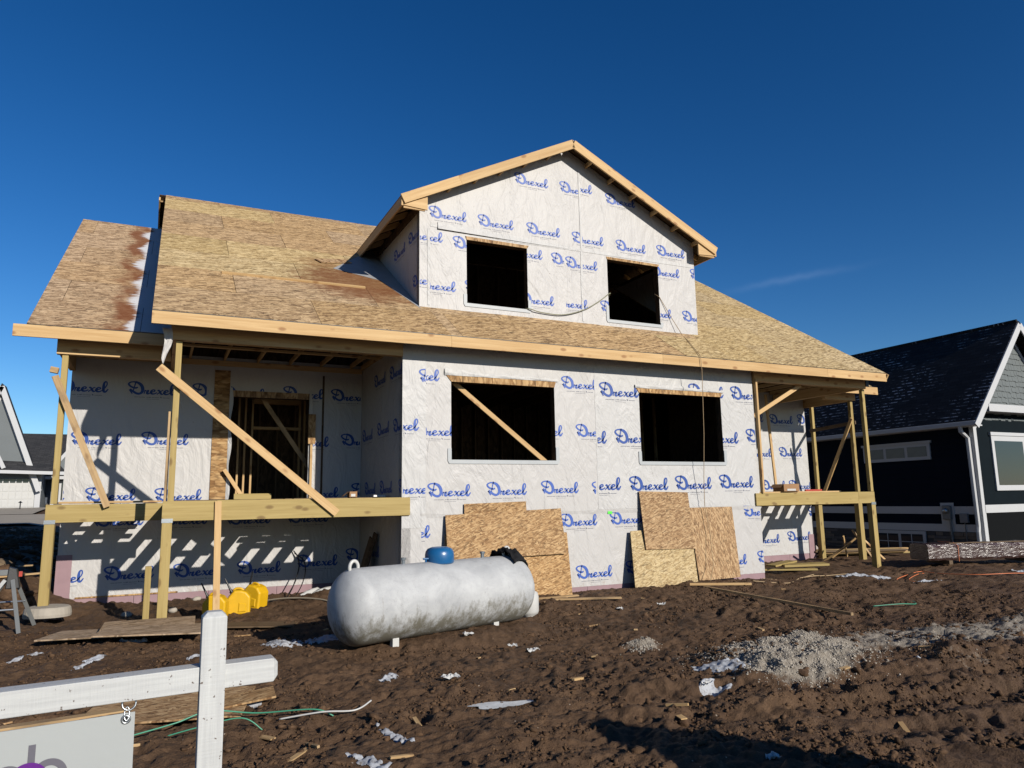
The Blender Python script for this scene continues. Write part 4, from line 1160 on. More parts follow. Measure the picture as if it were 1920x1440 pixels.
studs((-2.75, -2.25, -2.12, -1.98, -1.0, -.9), 4.3, 0, 2.7, SPRUCE); studs(np.arange(-4.9, 0, .406), 5.9, 0, 2.7)
studs(np.arange(5.75, 8, .406), 3.3, 0, 2.7, WEATHERED)
board('door_header', (-1.98, 4.3, 1.55), (-1.0, 4.3, 1.55), .06, .089, SPRUCE, HOUSE); board('door_header', (-2.0, 4.3, 2.2), (-1.0, 4.3, 2.2), .25, .089, SPRUCE, HOUSE)
for k in range(10):
    xx = .5 + k * .8
    board('floor_joist', (xx, .2, 2.60), (xx, 6.8, 2.60), .22, .038, DARKWOOD, HOUSE, face=(1, 0, 0), bevel=0)
# ------------------------------------------------------------------ cords on the house front
def sag(pts, n=10):
    P = [Vector(p) for p in pts]; out = []
    for i in range(len(P) - 1):
        p0 = P[max(i - 1, 0)]; p1 = P[i]; p2 = P[i + 1]; p3 = P[min(i + 2, len(P) - 1)]
        for k in range(n):
            t = k / n
            out.append(.5 * ((2 * p1) + (p2 - p0) * t + (2 * p0 - 5 * p1 + 4 * p2 - p3) * t * t + (3 * p1 - p0 - 3 * p2 + p3) * t ** 3))
    out.append(P[-1]); return out
def cordobj(name, pts, r, mat, label, cat, n=6):
    mb = MB(); mb.tube(sag(pts), r, n); o = build(name, mb, mat, smooth=True); tag(o, label, cat); return o
cordobj('extension_cord', [(2.86, .86, 3.80), (2.93, .79, 3.785), (3.2, .80, 3.74), (3.7, .80, 3.74), (4.2, .80, 3.89), (4.6, .80, 4.12), (4.90, .82, 4.34), (4.95, .95, 4.3)], .011, CORD, 'olive extension cord sagging between the two upper dormer windows', 'cord')
mb = MB(); mb.tube([(6.19, .95, 4.50), (6.235, .83, 4.40), (6.5, .79, 3.95), (6.74, .72, 3.53), (6.60, .40, 3.355), (6.19, -.468, 2.815), (6.18, -.492, 2.79), (6.20, -.485, 2.5), (6.27, -.35, 1.2), (6.33, -.20, .3), (6.37, -.13, -.22), (6.43, -.17, -.8), (6.36, -.30, -1.4), (6.15, -.42, -1.74)], .007, 6)
o = build('rope', mb, ROPE, smooth=True); tag(o, 'thin tan rope hanging from dormer window over the eave to the ground', 'rope')

# ------------------------------------------------------------------ strand-board sheets against the wall
def sheet(name, corners, t, mat, label, group=None, turn=False, cat='board sheet'):
    """corners: lower left, lower right, upper right, upper left of the front face"""
    c = [Vector(p) for p in corners]; x = (c[1] - c[0]).normalized(); z = (c[3] - c[0]); z = (z - x * z.dot(x)).normalized(); nr = x.cross(z)   # away from the viewer
    if turn: rot = ((z.x, -x.x, nr.x), (z.y, -x.y, nr.y), (z.z, -x.z, nr.z))
    else: rot = ((x.x, z.x, -nr.x), (x.y, z.y, -nr.y), (x.z, z.z, -nr.z))
    if Matrix(rot).determinant() < 0: rot = tuple((a, b, -d) for a, b, d in rot)
    mb = MB(); mb.prism(c, Vector((0, t, 0)))
    o = build(name, mb, mat, rot=rot); tag(o, label, cat, group); return o
GA = 'strand-board sheets leaning on the front wall'
sheet('strand_board_sheet', [(.72, -.26, -1.78), (3.13, -.26, -1.83), (3.145, -.075, -.664), (.75, -.075, -.62)], .012, OSB, 'strand-board sheet at the bottom behind the propane tank, against the wrapped wall', GA)
sheet('strand_board_sheet', [(1.12, -.11, -.90), (2.33, -.11, -.90), (2.333, -.034, -.085), (1.121, -.034, -.112)], .010, OSB, 'short strand-board piece topmost of the stepped group above the propane tank', GA)
sheet('strand_board_sheet', [(.755, -.200, -1.06), (3.054, -.200, -1.036), (3.04, -.060, -.224), (.764, -.060, -.297)], .012, OSB, 'wide strand-board strip above the propane tank with printed stamp line', GA)
sheet('strand_board_sheet', [(4.443, -.34, -1.82), (5.933, -.34, -1.80), (6.02, -.085, -.66), (4.552, -.085, -.69)], .012, OSB_PALE, 'pale yellow strand-board sheet leaning below the right ground-floor window', GA)
sheet('strand_board_sheet', [(4.822, -.20, -1.044), (6.016, -.20, -1.075), (6.015, -.050, .038), (4.821, -.050, .072)], .012, OSB, 'square reddish strand-board sheet overlapping the pale yellow one', GA)
sheet('strand_board_sheet', [(6.119, -.15, -1.715), (7.189, -.15, -1.70), (7.169, -.036, -.272), (6.03, -.036, -.273)], .012, OSB, 'upright strand-board sheet leaning nearest the house corner and right porch', GA, True)

# ------------------------------------------------------------------ propane tank
def capsule(mb, c, ax, R, H, dome, n=48):
    prof = [(.001, -H - dome)]
    for k in range(1, 13):
        a = math.pi / 2 * k / 12; prof.append((R * math.sin(a) ** .9, -H - dome * math.cos(a)))
    prof += [(R, -H * .97), (R * 1.003, -H * .965), (R * 1.003, -H * .95), (R, -H * .945), (R, 0), (R, H * .945), (R * 1.003, H * .95), (R * 1.003, H * .965), (R, H * .97)]
    for k in range(11, 0, -1):
        a = math.pi / 2 * k / 12; prof.append((R * math.sin(a) ** .9, H + dome * math.cos(a)))
    prof.append((.001, H + dome)); mb.lathe(prof, c, ax, n)
TC = Vector((-.499, -3.183, -1.2296)); TX = Vector((math.cos(TANK_A), math.sin(TANK_A), 0)); TY = Vector((-math.sin(TANK_A), math.cos(TANK_A), 0)); TR, TH = .4304, 1.164
tank = empty('propane_tank', (TC.x, TC.y, TC.z - TR - .1)); tag(tank, 'large silver horizontal propane tank with blue dome lid, muddy underneath', 'propane tank')
mb = MB(); capsule(mb, TC, TX, TR, TH, TR * .62); build('tank_body', mb, TANK, tank, smooth=True)
mb = MB(); lc = TC + TX * .02 + Vector((0, 0, TR - .03)); mb.lathe([(.172, 0), (.182, .02), (.182, .11), (.175, .150), (.152, .182), (.10, .203), (.001, .210)], lc, (0, 0, 1), 40)
lid = build('dome_lid', mb, TANKBLUE, tank, smooth=True)
mb = MB(); p = lc - TX * .21 + Vector((0, 0, .01)); mb.tube([p, p + Vector((0, 0, .06))], .012, 8).tube([p + Vector((-.035, 0, .06)), p + Vector((.035, 0, .06))], .012, 8); build('lid_latch', mb, TANKBLUE, lid)
def eye(at, tilt):
    mb = MB(); c = at + Vector((0, 0, .075)); pts = [c + TX * (.055 * math.cos(a) + tilt * .09 * (.5 + .5 * math.sin(a))) + Vector((0, 0, .075 * math.sin(a))) for a in [2 * math.pi * k / 20 for k in range(21)]]
    mb.tube(pts, .021, 8, False); build('lifting_eye', mb, WHITEPL, tank, smooth=True)
eye(TC - TX * (TH + .03) + Vector((0, 0, TR - .07)), .0); eye(TC + TX * (TH - .02) + Vector((0, 0, TR - .04)), .0)
for s, hgt_ in ((-.52, .05), (.72, .05)):
    mb = MB(); p = TC + TX * s + Vector((0, 0, TR - .005)); mb.lathe([(.024, 0), (.024, .05), (.034, .055), (.034, .08), (.001, .085)], p, (0, 0, 1), 10); build('valve_cap', mb, STEEL, tank)
for sx in (-.76, .76):
    for sy in (-1, 1):
        c = TC + TX * sx + TY * (sy * .19); zb = hgt(c.x, c.y) - .08
        mb = MB(); a = .042
        bot = [c + TX * i + TY * j + Vector((0, 0, zb - TC.z)) for i, j in ((-a, -.03), (a, -.03), (a, .03), (-a, .03))]
        top = [Vector((p.x, p.y, TC.z - TR + .085)) for p in bot]
        mb.hexa(bot, top); build('foot', mb, WHITEPL, tank)
# dark coat thrown over the tank's end
mb = MB(); nu, nv_ = 26, 22; P = []
for i in range(nu + 1):
    u = i / nu
    for j in range(nv_ + 1):
        v = j / nv_
        s = TH - .14 + .60 * u; phi = -.62 + 1.35 * v + .12 * math.sin(5 * u)
        edge = .10 * math.sin(7 * v + 3 * u) * u
        s2_ = s + edge
        over = max(0.0, min(1.0, (s2_ - TH) / (TR * .62)))
        rr = TR * math.sqrt(max(0.02, 1 - over * over)) if s2_ > TH else TR
        n_ = float(perlin(np.array([u * 6.0 + 3]), np.array([v * 6.0]))[0]) + .6 * float(perlin(np.array([u * 13.0]), np.array([v * 12.0 + 4]))[0])
        rr2 = rr + .03 + .105 * (n_ + .55) * math.sin(math.pi * min(1, max(0, .06 + .94 * v)))
        P.append(TC + TX * min(s2_, TH + TR * .61) + TY * (-math.sin(phi - .1) * rr2 * -1) * 1.0 + Vector((0, 0, math.cos(phi - .1) * rr2)))
mb.v = [tuple(p) for p in P]
for i in range(nu):
    for j in range(nv_):
        a = i * (nv_ + 1) + j; mb.f.append((a, a + nv_ + 1, a + nv_ + 2, a + 1)); mb.m.append(0)
coat = build('coat', mb, plain('black_cloth', (.014, .014, .016), .8, 0, .15, .3, 12), smooth=True)
so = coat.modifiers.new('solid', 'SOLIDIFY'); so.thickness = .02
tag(coat, 'black crumpled jacket thrown over the end of the propane tank', 'jacket')

# small white cylinder behind the tank's end
zc = hgt(1.25, -2.2)
cyl = empty('gas_cylinder', (1.22, -2.25, zc)); tag(cyl, 'small white gas cylinder standing on mud behind the big tank', 'gas cylinder')
mb = MB(); mb.lathe([(.10, 0), (.10, .03), (.14, .05), (.155, .09), (.155, .29), (.14, .345), (.08, .385), (.04, .40)], (1.22, -2.25, zc), (0, 0, 1), 28); build('cylinder_body', mb, WHITEPL, cyl, smooth=True)
mb = MB(); mb.lathe([(.095, .38), (.10, .40), (.10, .47), (.088, .47), (.088, .40)], (1.22, -2.25, zc), (0, 0, 1), 24); build('collar', mb, WHITEPL, cyl)

# ------------------------------------------------------------------ yellow fuel cans
def can(x, y, rz, label, tilt=0.0, spout=(-.10, .0, .20), tip=False):
    z = hgt(x, y) - .015
    root = empty('fuel_can', (x, y, z)); tag(root, label, 'fuel can', 'yellow fuel cans under the porch')
    c, s = math.cos(rz), math.sin(rz); ct, st = math.cos(tilt), math.sin(tilt)
    def T(p):
        a, b, d = p; a, d = a * ct + d * st, -a * st + d * ct
        return (x + a * c - b * s, y + a * s + b * c, z + d)
    W, Dp, H = .172, .13, .375
    prof = [(-W, 0), (W, 0), (W, H * .72), (W * .62, H * .93), (W * .15, H), (-W * .45, H), (-W, H * .70)]
    mb = MB(); rings = []
    for b, k in ((-Dp, .90), (-Dp * .82, 1.0), (Dp * .82, 1.0), (Dp, .90)):
        rings.append(len(mb.v)); mb.v += [T((px * k, b, H * .5 + (pz - H * .5) * k)) for px, pz in prof]
    n = len(prof)
    for a, b in zip(rings[:-1], rings[1:]):
        for i in range(n): j = (i + 1) % n; mb.f.append((a + i, a + j, b + j, b + i)); mb.m.append(0)
    mb.f.append(tuple(rings[0] + i for i in range(n - 1, -1, -1))); mb.m.append(0); mb.f.append(tuple(rings[-1] + i for i in range(n))); mb.m.append(0)
    body = build('can_body', mb, YELLOW, root, bevel=.012)
    # moulded square on the face
    mb = MB(); q = [(-.01, .04), (.11, .045), (.11, .17), (.0, .185)]
    pts = [T((a, -Dp - .001, b)) for a, b in q] + [T((a * .8 + .012, -Dp - .012, b * .8 + .022)) for a, b in q]
    mb.v = pts
    for i in range(4): j = (i + 1) % 4; mb.f.append((i, j, 4 + j, 4 + i)); mb.m.append(0)
    mb.f.append((4, 5, 6, 7)); mb.m.append(0); build('moulded_panel', mb, YELLOW, body)
    mb = MB(); mb.tube(sag([T((W * .35, 0, H * .95)), T((W * .1, 0, H * 1.04)), T((-W * .35, 0, H * 1.04)), T((-W * .55, 0, H * .93))], 5), .017, 8); build('handle', mb, YELLOW, root, smooth=True)
    mb = MB(); p = (-W * .62, 0, H * .86); mb.tube([T(p), T((p[0] - .02, 0, p[2] + .035))], .032, 12); cap = build('spout_collar', mb, BLACKMAT, root)
    mb = MB(); q0 = Vector((p[0] - .02, 0, p[2] + .03)); q1 = q0 + Vector(spout); mb.tube([T(q0), T(q1)], [.019, .009], 8); build('spout', mb, BLACKMAT, root)
can(-2.82, .42, -.30, 'yellow plastic fuel can standing at the foot of the porch prop')
can(-2.46, .62, -.15, 'yellow plastic fuel can in the middle of the three', 0.0)
can(-2.19, 1.02, -.75, 'yellow fuel can with white label, leaning, farthest along the wall', .10, (.02, 0, .22))
mb = MB(); mb.poly([(-2.19, .955, hgt(-2.13, 1.1) + .13), (-2.11, .925, hgt(-2.13, 1.1) + .14), (-2.10, .925, hgt(-2.13, 1.1) + .25), (-2.18, .955, hgt(-2.13, 1.1) + .24)])

# ------------------------------------------------------------------ white sign post in front
SY = -8.955
sg = empty('sign_post', (-3.49, SY, -1.7)); tag(sg, 'white painted timber sign post with a long cross arm', 'sign post')
def chamfer_beam(name, p0, p1, w, parent, ch=.018):
    p0 = Vector(p0); p1 = Vector(p1); x = (p1 - p0).normalized(); y = Vector((0, -1, 0)); z = x.cross(y); L = (p1 - p0).length; mb = MB()
    rings = []
    for d, k in ((0, w / 2 - ch), (ch, w / 2), (L - ch, w / 2), (L, w / 2 - ch)):
        rings.append(len(mb.v)); mb.v += [tuple(p0 + x * d + y * a + z * b) for a, b in ((-k, -k), (k, -k), (k, k), (-k, k))]
    for a, b in zip(rings[:-1], rings[1:]):
        for i in range(4): j = (i + 1) % 4; mb.f.append((a + i, b + i, b + j, a + j)); mb.m.append(0)
    mb.f.append(tuple(rings[0] + i for i in range(4))); mb.m.append(0); mb.f.append(tuple(rings[-1] + i for i in (3, 2, 1, 0))); mb.m.append(0)
    return build(name, mb, PAINT, parent, rot=((x.x, y.x, z.x), (x.y, y.y, z.y), (x.z, y.z, z.z)), bevel=.003)
chamfer_beam('upright', (-3.484, SY, -1.95), (-3.492, SY, -.458), .087, sg)
chamfer_beam('cross_arm', (-4.75, SY + .012, -.722), (-3.255, SY + .012, -.690), .086, sg)
ring = Vector((-3.763, SY, -.757)); mb = MB()
mb.tube([ring + Vector((.0, 0, .025)), ring + Vector((0, 0, .05))], .004, 8)
mb.tube([ring + Vector((.022 * math.cos(a), .004 * math.sin(a), .022 * math.sin(a))) for a in [2 * math.pi * k / 24 for k in range(25)]], .0035, 8, False)
build('screw_eye', mb, STEEL, sg, smooth=True)
panel = empty('hanging_sign', (-4.1, SY, -1.0)); tag(panel, 'pale grey hanging sign board with grey letters and purple disc', 'sign')
mb = MB(); mb.hexa([(-4.62, SY - .003, -1.5), (-3.735, SY - .003, -1.5), (-3.735, SY + .003, -1.5), (-4.62, SY + .003, -1.5)], [(-4.62, SY - .003, -.813), (-3.742, SY - .003, -.787), (-3.742, SY + .003, -.787), (-4.62, SY + .003, -.813)])
build('board', mb, plain('sign_white', (.43, .455, .455), .35, 0, .4, .04, 2), panel)
mb = MB(); k = ring + Vector((-.005, -.002, -.034)); mb.tube([k + Vector((.008 * math.cos(a), .006 * math.sin(a), .022 * math.sin(a))) for a in [2 * math.pi * q / 20 for q in range(21)]], .0028, 8, False); build('snap_hook', mb, STEEL, panel, smooth=True)
mb = MB(); g = Vector((-3.770, SY - .004, -.809)); mb.tube([g + Vector((.0125 * math.cos(a), 0, .0125 * math.sin(a))) for a in [2 * math.pi * q / 20 for q in range(21)]], .0045, 8, False); build('grommet', mb, STEEL, panel, smooth=True)
mb = MB(); mb.poly([g + Vector((.011 * math.cos(a), .0002, .011 * math.sin(a))) for a in [2 * math.pi * q / 16 for q in range(16)]]); build('grommet_hole', mb, BLACKMAT, panel)
LETTER = plain('grey_lettering', (.15, .145, .175), .4, 0, .3, .05); PURPLE = plain('purple_disc', (.13, .02, .24), .4, 0, .3, .05)
def ring_poly(mb, c, r0, r1, a0=0, a1=2 * math.pi, n=48):
    for k in range(n):
        a, b = a0 + (a1 - a0) * k / n, a0 + (a1 - a0) * (k + 1) / n
        mb.poly([c + Vector((r0 * math.cos(a), 0, r0 * math.sin(a))), c + Vector((r1 * math.cos(a), 0, r1 * math.sin(a))), c + Vector((r1 * math.cos(b), 0, r1 * math.sin(b))), c + Vector((r0 * math.cos(b), 0, r0 * math.sin(b)))])
LY = SY - .005
mb = MB(); mb.poly([(-4.058, LY, -1.02), (-4.037, LY, -1.02), (-4.037, LY, -.852), (-4.058, LY, -.853)]); ring_poly(mb, Vector((-3.992, LY, -.957)), .031, .053); build('letter', mb, LETTER, panel)
mb = MB(); ring_poly(mb, Vector((-4.113, LY - .0, -.963)), .031, .053); build('letter', mb, LETTER, panel)
mb = MB(); ring_poly(mb, Vector((-4.053, LY - .002, -.968)), 0, .060); build('disc', mb, PURPLE, panel)

# ------------------------------------------------------------------ things lying about the yard
def lay(name, x, y, rz, L, W, t, mat, label, cat, group=None, tiltx=0.0, tilty=0.0, lift=0.0, bevel=0.002):
    """a flat piece lying on the ground, bedded on the highest ground under it"""
    ex = Vector((math.cos(rz), math.sin(rz), math.sin(tiltx))).normalized(); ey = Vector((-math.sin(rz), math.cos(rz), math.sin(tilty))); ey = (ey - ex * ey.dot(ex)).normalized(); ez = ex.cross(ey)
    c = Vector((x, y, 0)); zs = []
    for a in np.linspace(-.5, .5, 5):
        for b in np.linspace(-.5, .5, 3):
            p = c + ex * (a * L) + ey * (b * W); zs.append(hgt(p.x, p.y) - (ex * (a * L) + ey * (b * W)).z)
    c.z = float(np.percentile(zs, 80)) + t / 2 + lift
    P = [c + ex * (a * L / 2) + ey * (b * W / 2) + ez * (d * t / 2) for d in (-1, 1) for a, b in ((-1, -1), (1, -1), (1, 1), (-1, 1))]
    mb = MB(); mb.hexa(P[:4], P[4:])
    o = build(name, mb, mat, rot=((ex.x, ey.x, ez.x), (ex.y, ey.y, ez.y), (ex.z, ey.z, ez.z)), bevel=bevel)
    return tag(o, label, cat, group)
GP = 'plywood offcuts stacked by the middle porch post'
PLY = osb('weathered_plywood', (.26, .17, .09), (.40, .28, .17), (.52, .38, .25), None, .6)
lay('plywood_sheet', -4.08, -1.05, -.36, 1.7, .66, .018, PLY, 'lowest weathered plywood offcut on the mud by the middle post', 'plywood', GP, .02, 0, .07)
lay('plywood_sheet', -3.66, -1.50, -.22, 1.25, .66, .018, PLY, 'plywood offcut with blue edge, tilted, second of the small stack', 'plywood', GP, -.02, .02, .12)
lay('plywood_sheet', -3.72, -.98, -.05, 1.1, .52, .022, PLY, 'topmost plywood offcut of the stack by the middle post', 'plywood', GP, 0, .05, .17)
lay('worn_plank', -2.62, -.85, -.35, 1.6, .42, .018, DARKWOOD, 'long worn plank in front of the yellow fuel cans', 'plank', None, -.02, 0, .02)
lay('strand_board_sheet', -3.52, -4.95, -.25, 1.25, .80, .016, OSB, 'strand-board offcut lying on mud behind the white sign post', 'board sheet', None, .0, .05, .03)
lay('strand_board_sheet', -2.92, -5.15, -.05, .42, .26, .016, OSB, 'small split strand-board offcut beside the sign post', 'board sheet', None, .10, .1, .04)
lay('plank', -4.4, -5.0, .12, 1.1, .10, .03, WEATHERED, 'muddy plank showing between the sign arm and sign board', 'plank', None, 0, 0, .02)
lay('long_batten', 5.1, -3.0, -1.68, 3.5, .045, .04, WEATHERED, 'long thin batten lying across the mud right of the leaning sheets', 'batten', None, 0, 0, .03)
lay('batten', 5.62, -1.32, -.55, 1.1, .06, .04, SPRUCE, 'short clean pine batten lying below the upright strand-board sheet', 'batten', None, 0, 0, .02)
GB = 'treated planks dumped by the right porch'
lay('treated_plank', 9.55, .85, -.55, 1.25, .24, .038, TREATED, 'treated plank lying flat, lowest of the three by the right porch', 'plank', GB, 0, 0, .03)
lay('treated_plank', 9.95, .75, -.25, 1.15, .26, .05, TREATED, 'treated plank with pale sawn end by the right porch', 'plank', GB, 0, .06, .09)
lay('treated_plank', 9.55, 1.05, .25, .95, .26, .038, TREATED, 'treated plank lying crosswise on top of the others', 'plank', GB, .05, 0, .16)
# leaning dark boards in the corner under the left porch
for k, (ya, yb_, m_, lb) in enumerate(((2.05, 1.72, DARKWOOD, 'dark plank leaning in the corner below the left porch'), (1.85, 1.45, DARKWOOD, 'broad dark plank leaning beside another below the left porch'), (1.62, 1.42, OSB_DARK, 'short dark board leaning upright below the left porch'))):
    o = board('leaning_plank', (-.28 - .02 * k, ya, hgt(-.3, ya) - .03), (-.05, yb_, -.72 + .05 * k), .20, .03, m_, None, face=(-1, 0, 0)); tag(o, lb, 'plank')
# concrete footing round the left wing post
mb = MB(); prof = [(.31, 0), (.315, .04), (.30, .12), (.28, .14), (.001, .145)]
mb.lathe(prof, (-5.10, 1.16, -1.655), (0, 0, 1), 28)
mb.v = [(x + .012 * math.sin(5 * y), y, z + .006 * math.sin(7 * x)) for x, y, z in mb.v]
o = build('concrete_footing', mb, CONCRETE); tag(o, 'rough round concrete footing under the left wing post', 'footing')
# folding steel sawhorse at the left edge
hx, hy = -5.62, .45; hz = hgt(-5.5, .3)
sh = empty('sawhorse', (hx, hy, hz)); tag(sh, 'grey folding metal sawhorse with dark plastic end, left of the house', 'sawhorse')
mb = MB(); mb.box((-6.6, hy - .045, hz + .72), (-5.44, hy + .045, hz + .80)); build('top_rail', mb, DULLSTEEL, sh, bevel=.01)
mb = MB(); mb.hexa([(-5.55, hy - .08, hz + .54), (-5.38, hy - .06, hz + .54), (-5.38, hy + .06, hz + .54), (-5.55, hy + .08, hz + .54)], [(-5.53, hy - .06, hz + .84), (-5.43, hy - .05, hz + .80), (-5.43, hy + .05, hz + .80), (-5.53, hy + .06, hz + .84)]); hd = build('end_head', mb, BLACKMAT, sh, bevel=.012)
mb = MB(); mb.box((-5.405, hy - .05, hz + .70), (-5.365, hy - .02, hz + .77)); build('red_latch', mb, REDMAT, hd)
for (a, b) in (((-5.47, hy - .05, .66), (-5.30, hy - .42, -.02)), ((-5.45, hy + .05, .66), (-5.22, hy + .35, -.02)), ((-5.56, hy - .05, .66), (-5.98, hy - .40, -.02)), ((-5.56, hy + .05, .66), (-5.98, hy + .40, -.02))):
    o = board('leg', (a[0], a[1], hz + a[2]), (b[0], b[1], hz + b[2]), .05, .03, DULLSTEEL, sh)
mb = MB(); mb.tube([(-5.36, hy - .25, hz + .28), (-5.82, hy - .25, hz + .28)], .014, 8).tube([(-5.33, hy + .18, hz + .34), (-5.80, hy + .22, hz + .34)], .014, 8); build('spreader', mb, STEEL, sh)
# boxes and tools on the porch decks
def carton(x, y, rz, a, b, h, mat, label, open_=True):
    r0 = empty('cardboard_box', (x, y, .034)); tag(r0, label, 'box'); c, s = math.cos(rz), math.sin(rz); T = lambda p: (x + p[0] * c - p[1] * s, y + p[0] * s + p[1] * c, .034 + p[2])
    mb = MB(); t = .006
    for q in (((-a, -b), (a, -b)), ((a, -b), (a, b)), ((a, b), (-a, b)), ((-a, b), (-a, -b))):
        mb.poly([T((*q[0], 0)), T((*q[1], 0)), T((*q[1], h)), T((*q[0], h))])
    mb.poly([T(p) for p in ((-a, -b, .002), (-a, b, .002), (a, b, .002), (a, -b, .002))]); bo = build('carton', mb, mat, r0)
    so = bo.modifiers.new('s', 'SOLIDIFY'); so.thickness = t
    mb = MB(); mb.poly([T((-a, -b, h)), T((-a, b, h)), T((-a - .10, b, h - .08)), T((-a - .10, -b, h - .08))]); mb.poly([T((a, -b, h)), T((a, b, h)), T((a + .03, b, h + .01)), T((a + .03, -b, h + .01))]); build('flap', mb, mat, r0)
    mb = MB(); mb.poly([T((-a * .6, -b - .006, .015)), T((a * .5, -b - .006, .015)), T((a * .5, -b - .006, .06)), T((-a * .6, -b - .006, .06))]); build('paper_label', mb, WHITEPL, r0)
carton(9.62, .80, .05, .26, .16, .17, CARDBOARD, 'open brown cardboard box on the right porch deck')
carton(-.66, .75, .1, .07, .06, .10, CARDBOARD, 'small brown carton on the left porch deck by the side wall')
mb = MB(); mb.hexa([(-.30, .70, .034), (-.06, .70, .034), (-.06, .82, .034), (-.30, .82, .034)], [(-.29, .71, .075), (-.08, .71, .07), (-.08, .81, .07), (-.29, .81, .075)]); o = build('white_packet', mb, WHITEPL, bevel=.01); tag(o, 'flat white packet lying on the left porch deck', 'packet')
nl = empty('level_tool', (10.5, .8, .035)); tag(nl, 'red tool lying beside the cardboard box on the right deck', 'tool')
mb = MB(); mb.box((10.2, .76, .035), (10.75, .80, .075)); build('tool_body', mb, REDMAT, nl, bevel=.006); mb = MB(); mb.box((10.5, .805, .035), (10.75, .86, .065)); build('tool_grip', mb, BLACKMAT, nl, bevel=.006)

# brown shrink-wrapped bundle and lumber stacks on the right
def bundlemat():
    m = NT('brown_shrink_wrap'); p = m.pos()
    n = m.noise(m.vscale(p, (7, 7, 16)), 1, 4, .6, 1.0)
    col = m.mix(m.noise(p, 3, 3), (.026, .012, .010), (.05, .026, .022))
    fro = m.ramp(m.noise(m.vscale(p, (9, 9, 26)), 1, 5, .7, .6), [(.57, 0), (.70, 1)])
    z = m.n('SeparateXYZ', {0: p}, out=2)
    band = m.ramp(m.math('ADD', m.math('MULTIPLY', z, 1.0), 2.3), [(.52, 0), (.72, 1)])
    col = m.mix(m.math('MULTIPLY', m.math('MULTIPLY', fro, band), .6), col, (.20, .195, .21))
    return m.done(col, .28, m.bump(n, .7, .03), 0, .6)
BUN = bundlemat()
b0 = Vector((12.35, -.45, 0)); bd = Vector((math.cos(-.30), math.sin(-.30), 0)); bn = Vector((-bd.y, bd.x, 0)); bz = hgt(13.5, -.6) + .05
bun = empty('wrapped_lumber_bundle', (14.5, -1.0, bz)); tag(bun, 'long brown shrink-wrapped bundle lying on the mud at right', 'bundle')
mb = MB(); n = 40; rings = []
sec = [(-.28, .0), (.28, .0), (.31, .05), (.31, .30), (.27, .36), (-.27, .36), (-.31, .30), (-.31, .05)]
for i in range(n + 1):
    s = 5.6 * i / n; rings.append(len(mb.v)); k = 1 - .04 * math.sin(i * .9) * .5
    for a, b in sec: mb.v.append(tuple(b0 + bd * s + bn * (a * k + .01 * math.sin(i * 1.7 + a * 9)) + Vector((0, 0, bz + .08 + b * k + .008 * math.sin(i * 2.3)))))
for a, b in zip(rings[:-1], rings[1:]):
    for i in range(8): j = (i + 1) % 8; mb.f.append((a + i, b + i, b + j, a + j)); mb.m.append(0)
mb.f.append(tuple(rings[0] + i for i in range(8))); mb.m.append(0); mb.f.append(tuple(rings[-1] + i for i in range(7, -1, -1))); mb.m.append(0)
build('shrink_wrap', mb, BUN, bun, smooth=False)
for s in (.5, 2.6, 4.9):
    c = b0 + bd * s; p0 = c - bn * .38; p1 = c + bn * .38; o = board('bearer', (p0.x, p0.y, bz + .035), (p1.x, p1.y, bz + .035), .09, .09, DARKWOOD, bun)
o = board('top_batten', (b0 + bd * .6 - bn * .2 + Vector((0, 0, bz + .455))), (b0 + bd * 5.5 - bn * .1 + Vector((0, 0, bz + .455))), .10, .02, DARKWOOD, bun, face=(0, 0, 1))
mb = MB(); s = .75; c = b0 + bd * s; mb.tube([c - bn * .33 + Vector((0, 0, bz + .05)), c - bn * .335 + Vector((0, 0, bz + .4)), c - bn * .2 + Vector((0, 0, bz + .47)), c + bn * .3 + Vector((0, 0, bz + .47))], .008, 6); build('orange_strap', mb, ORANGE, bun)
rg = random.Random(5); k = 0
for row in range(3):
    for i in range(4):
        x = 12.9 + .1 * rg.random(); y = 1.7 + i * .16; z = hgt(13.5, 2.0) + .06 + row * .045
        o = board('stacked_plank', (x - .2 * row, y + 1.1, z), (x + 2.4 + rg.uniform(-.4, .2), y + .15 + .1 * rg.random(), z), .14, .04, (TREATED, SPRUCE, DARKWOOD)[(row + i) % 3], None, face=(0, 0, 1))
        tag(o, 'sawn plank in the low stack between right porch and navy house', 'plank', 'planks stacked behind the right porch')
for i, (a, b, m_) in enumerate((((12.75, 1.9, .10), (12.2, 1.5, .62), SPRUCE), ((12.5, 2.3, .02), (12.95, 1.75, .58), SPRUCE), ((12.9, 1.2, .0), (12.55, 1.5, .75), WEATHERED), ((13.2, 1.1, .02), (12.65, 1.35, .60), SPRUCE), ((12.1, 2.2, .0), (12.48, 1.5, .5), WEATHERED))):
    o = board('splintered_stake', (a[0], a[1], hgt(a[0], a[1]) + a[2] - .04), (b[0], b[1], hgt(a[0], a[1]) + b[2]), .05, .03, m_); tag(o, 'thin wood stake leaning against the right wing post', 'stake', 'stakes leaning at the right wing post')
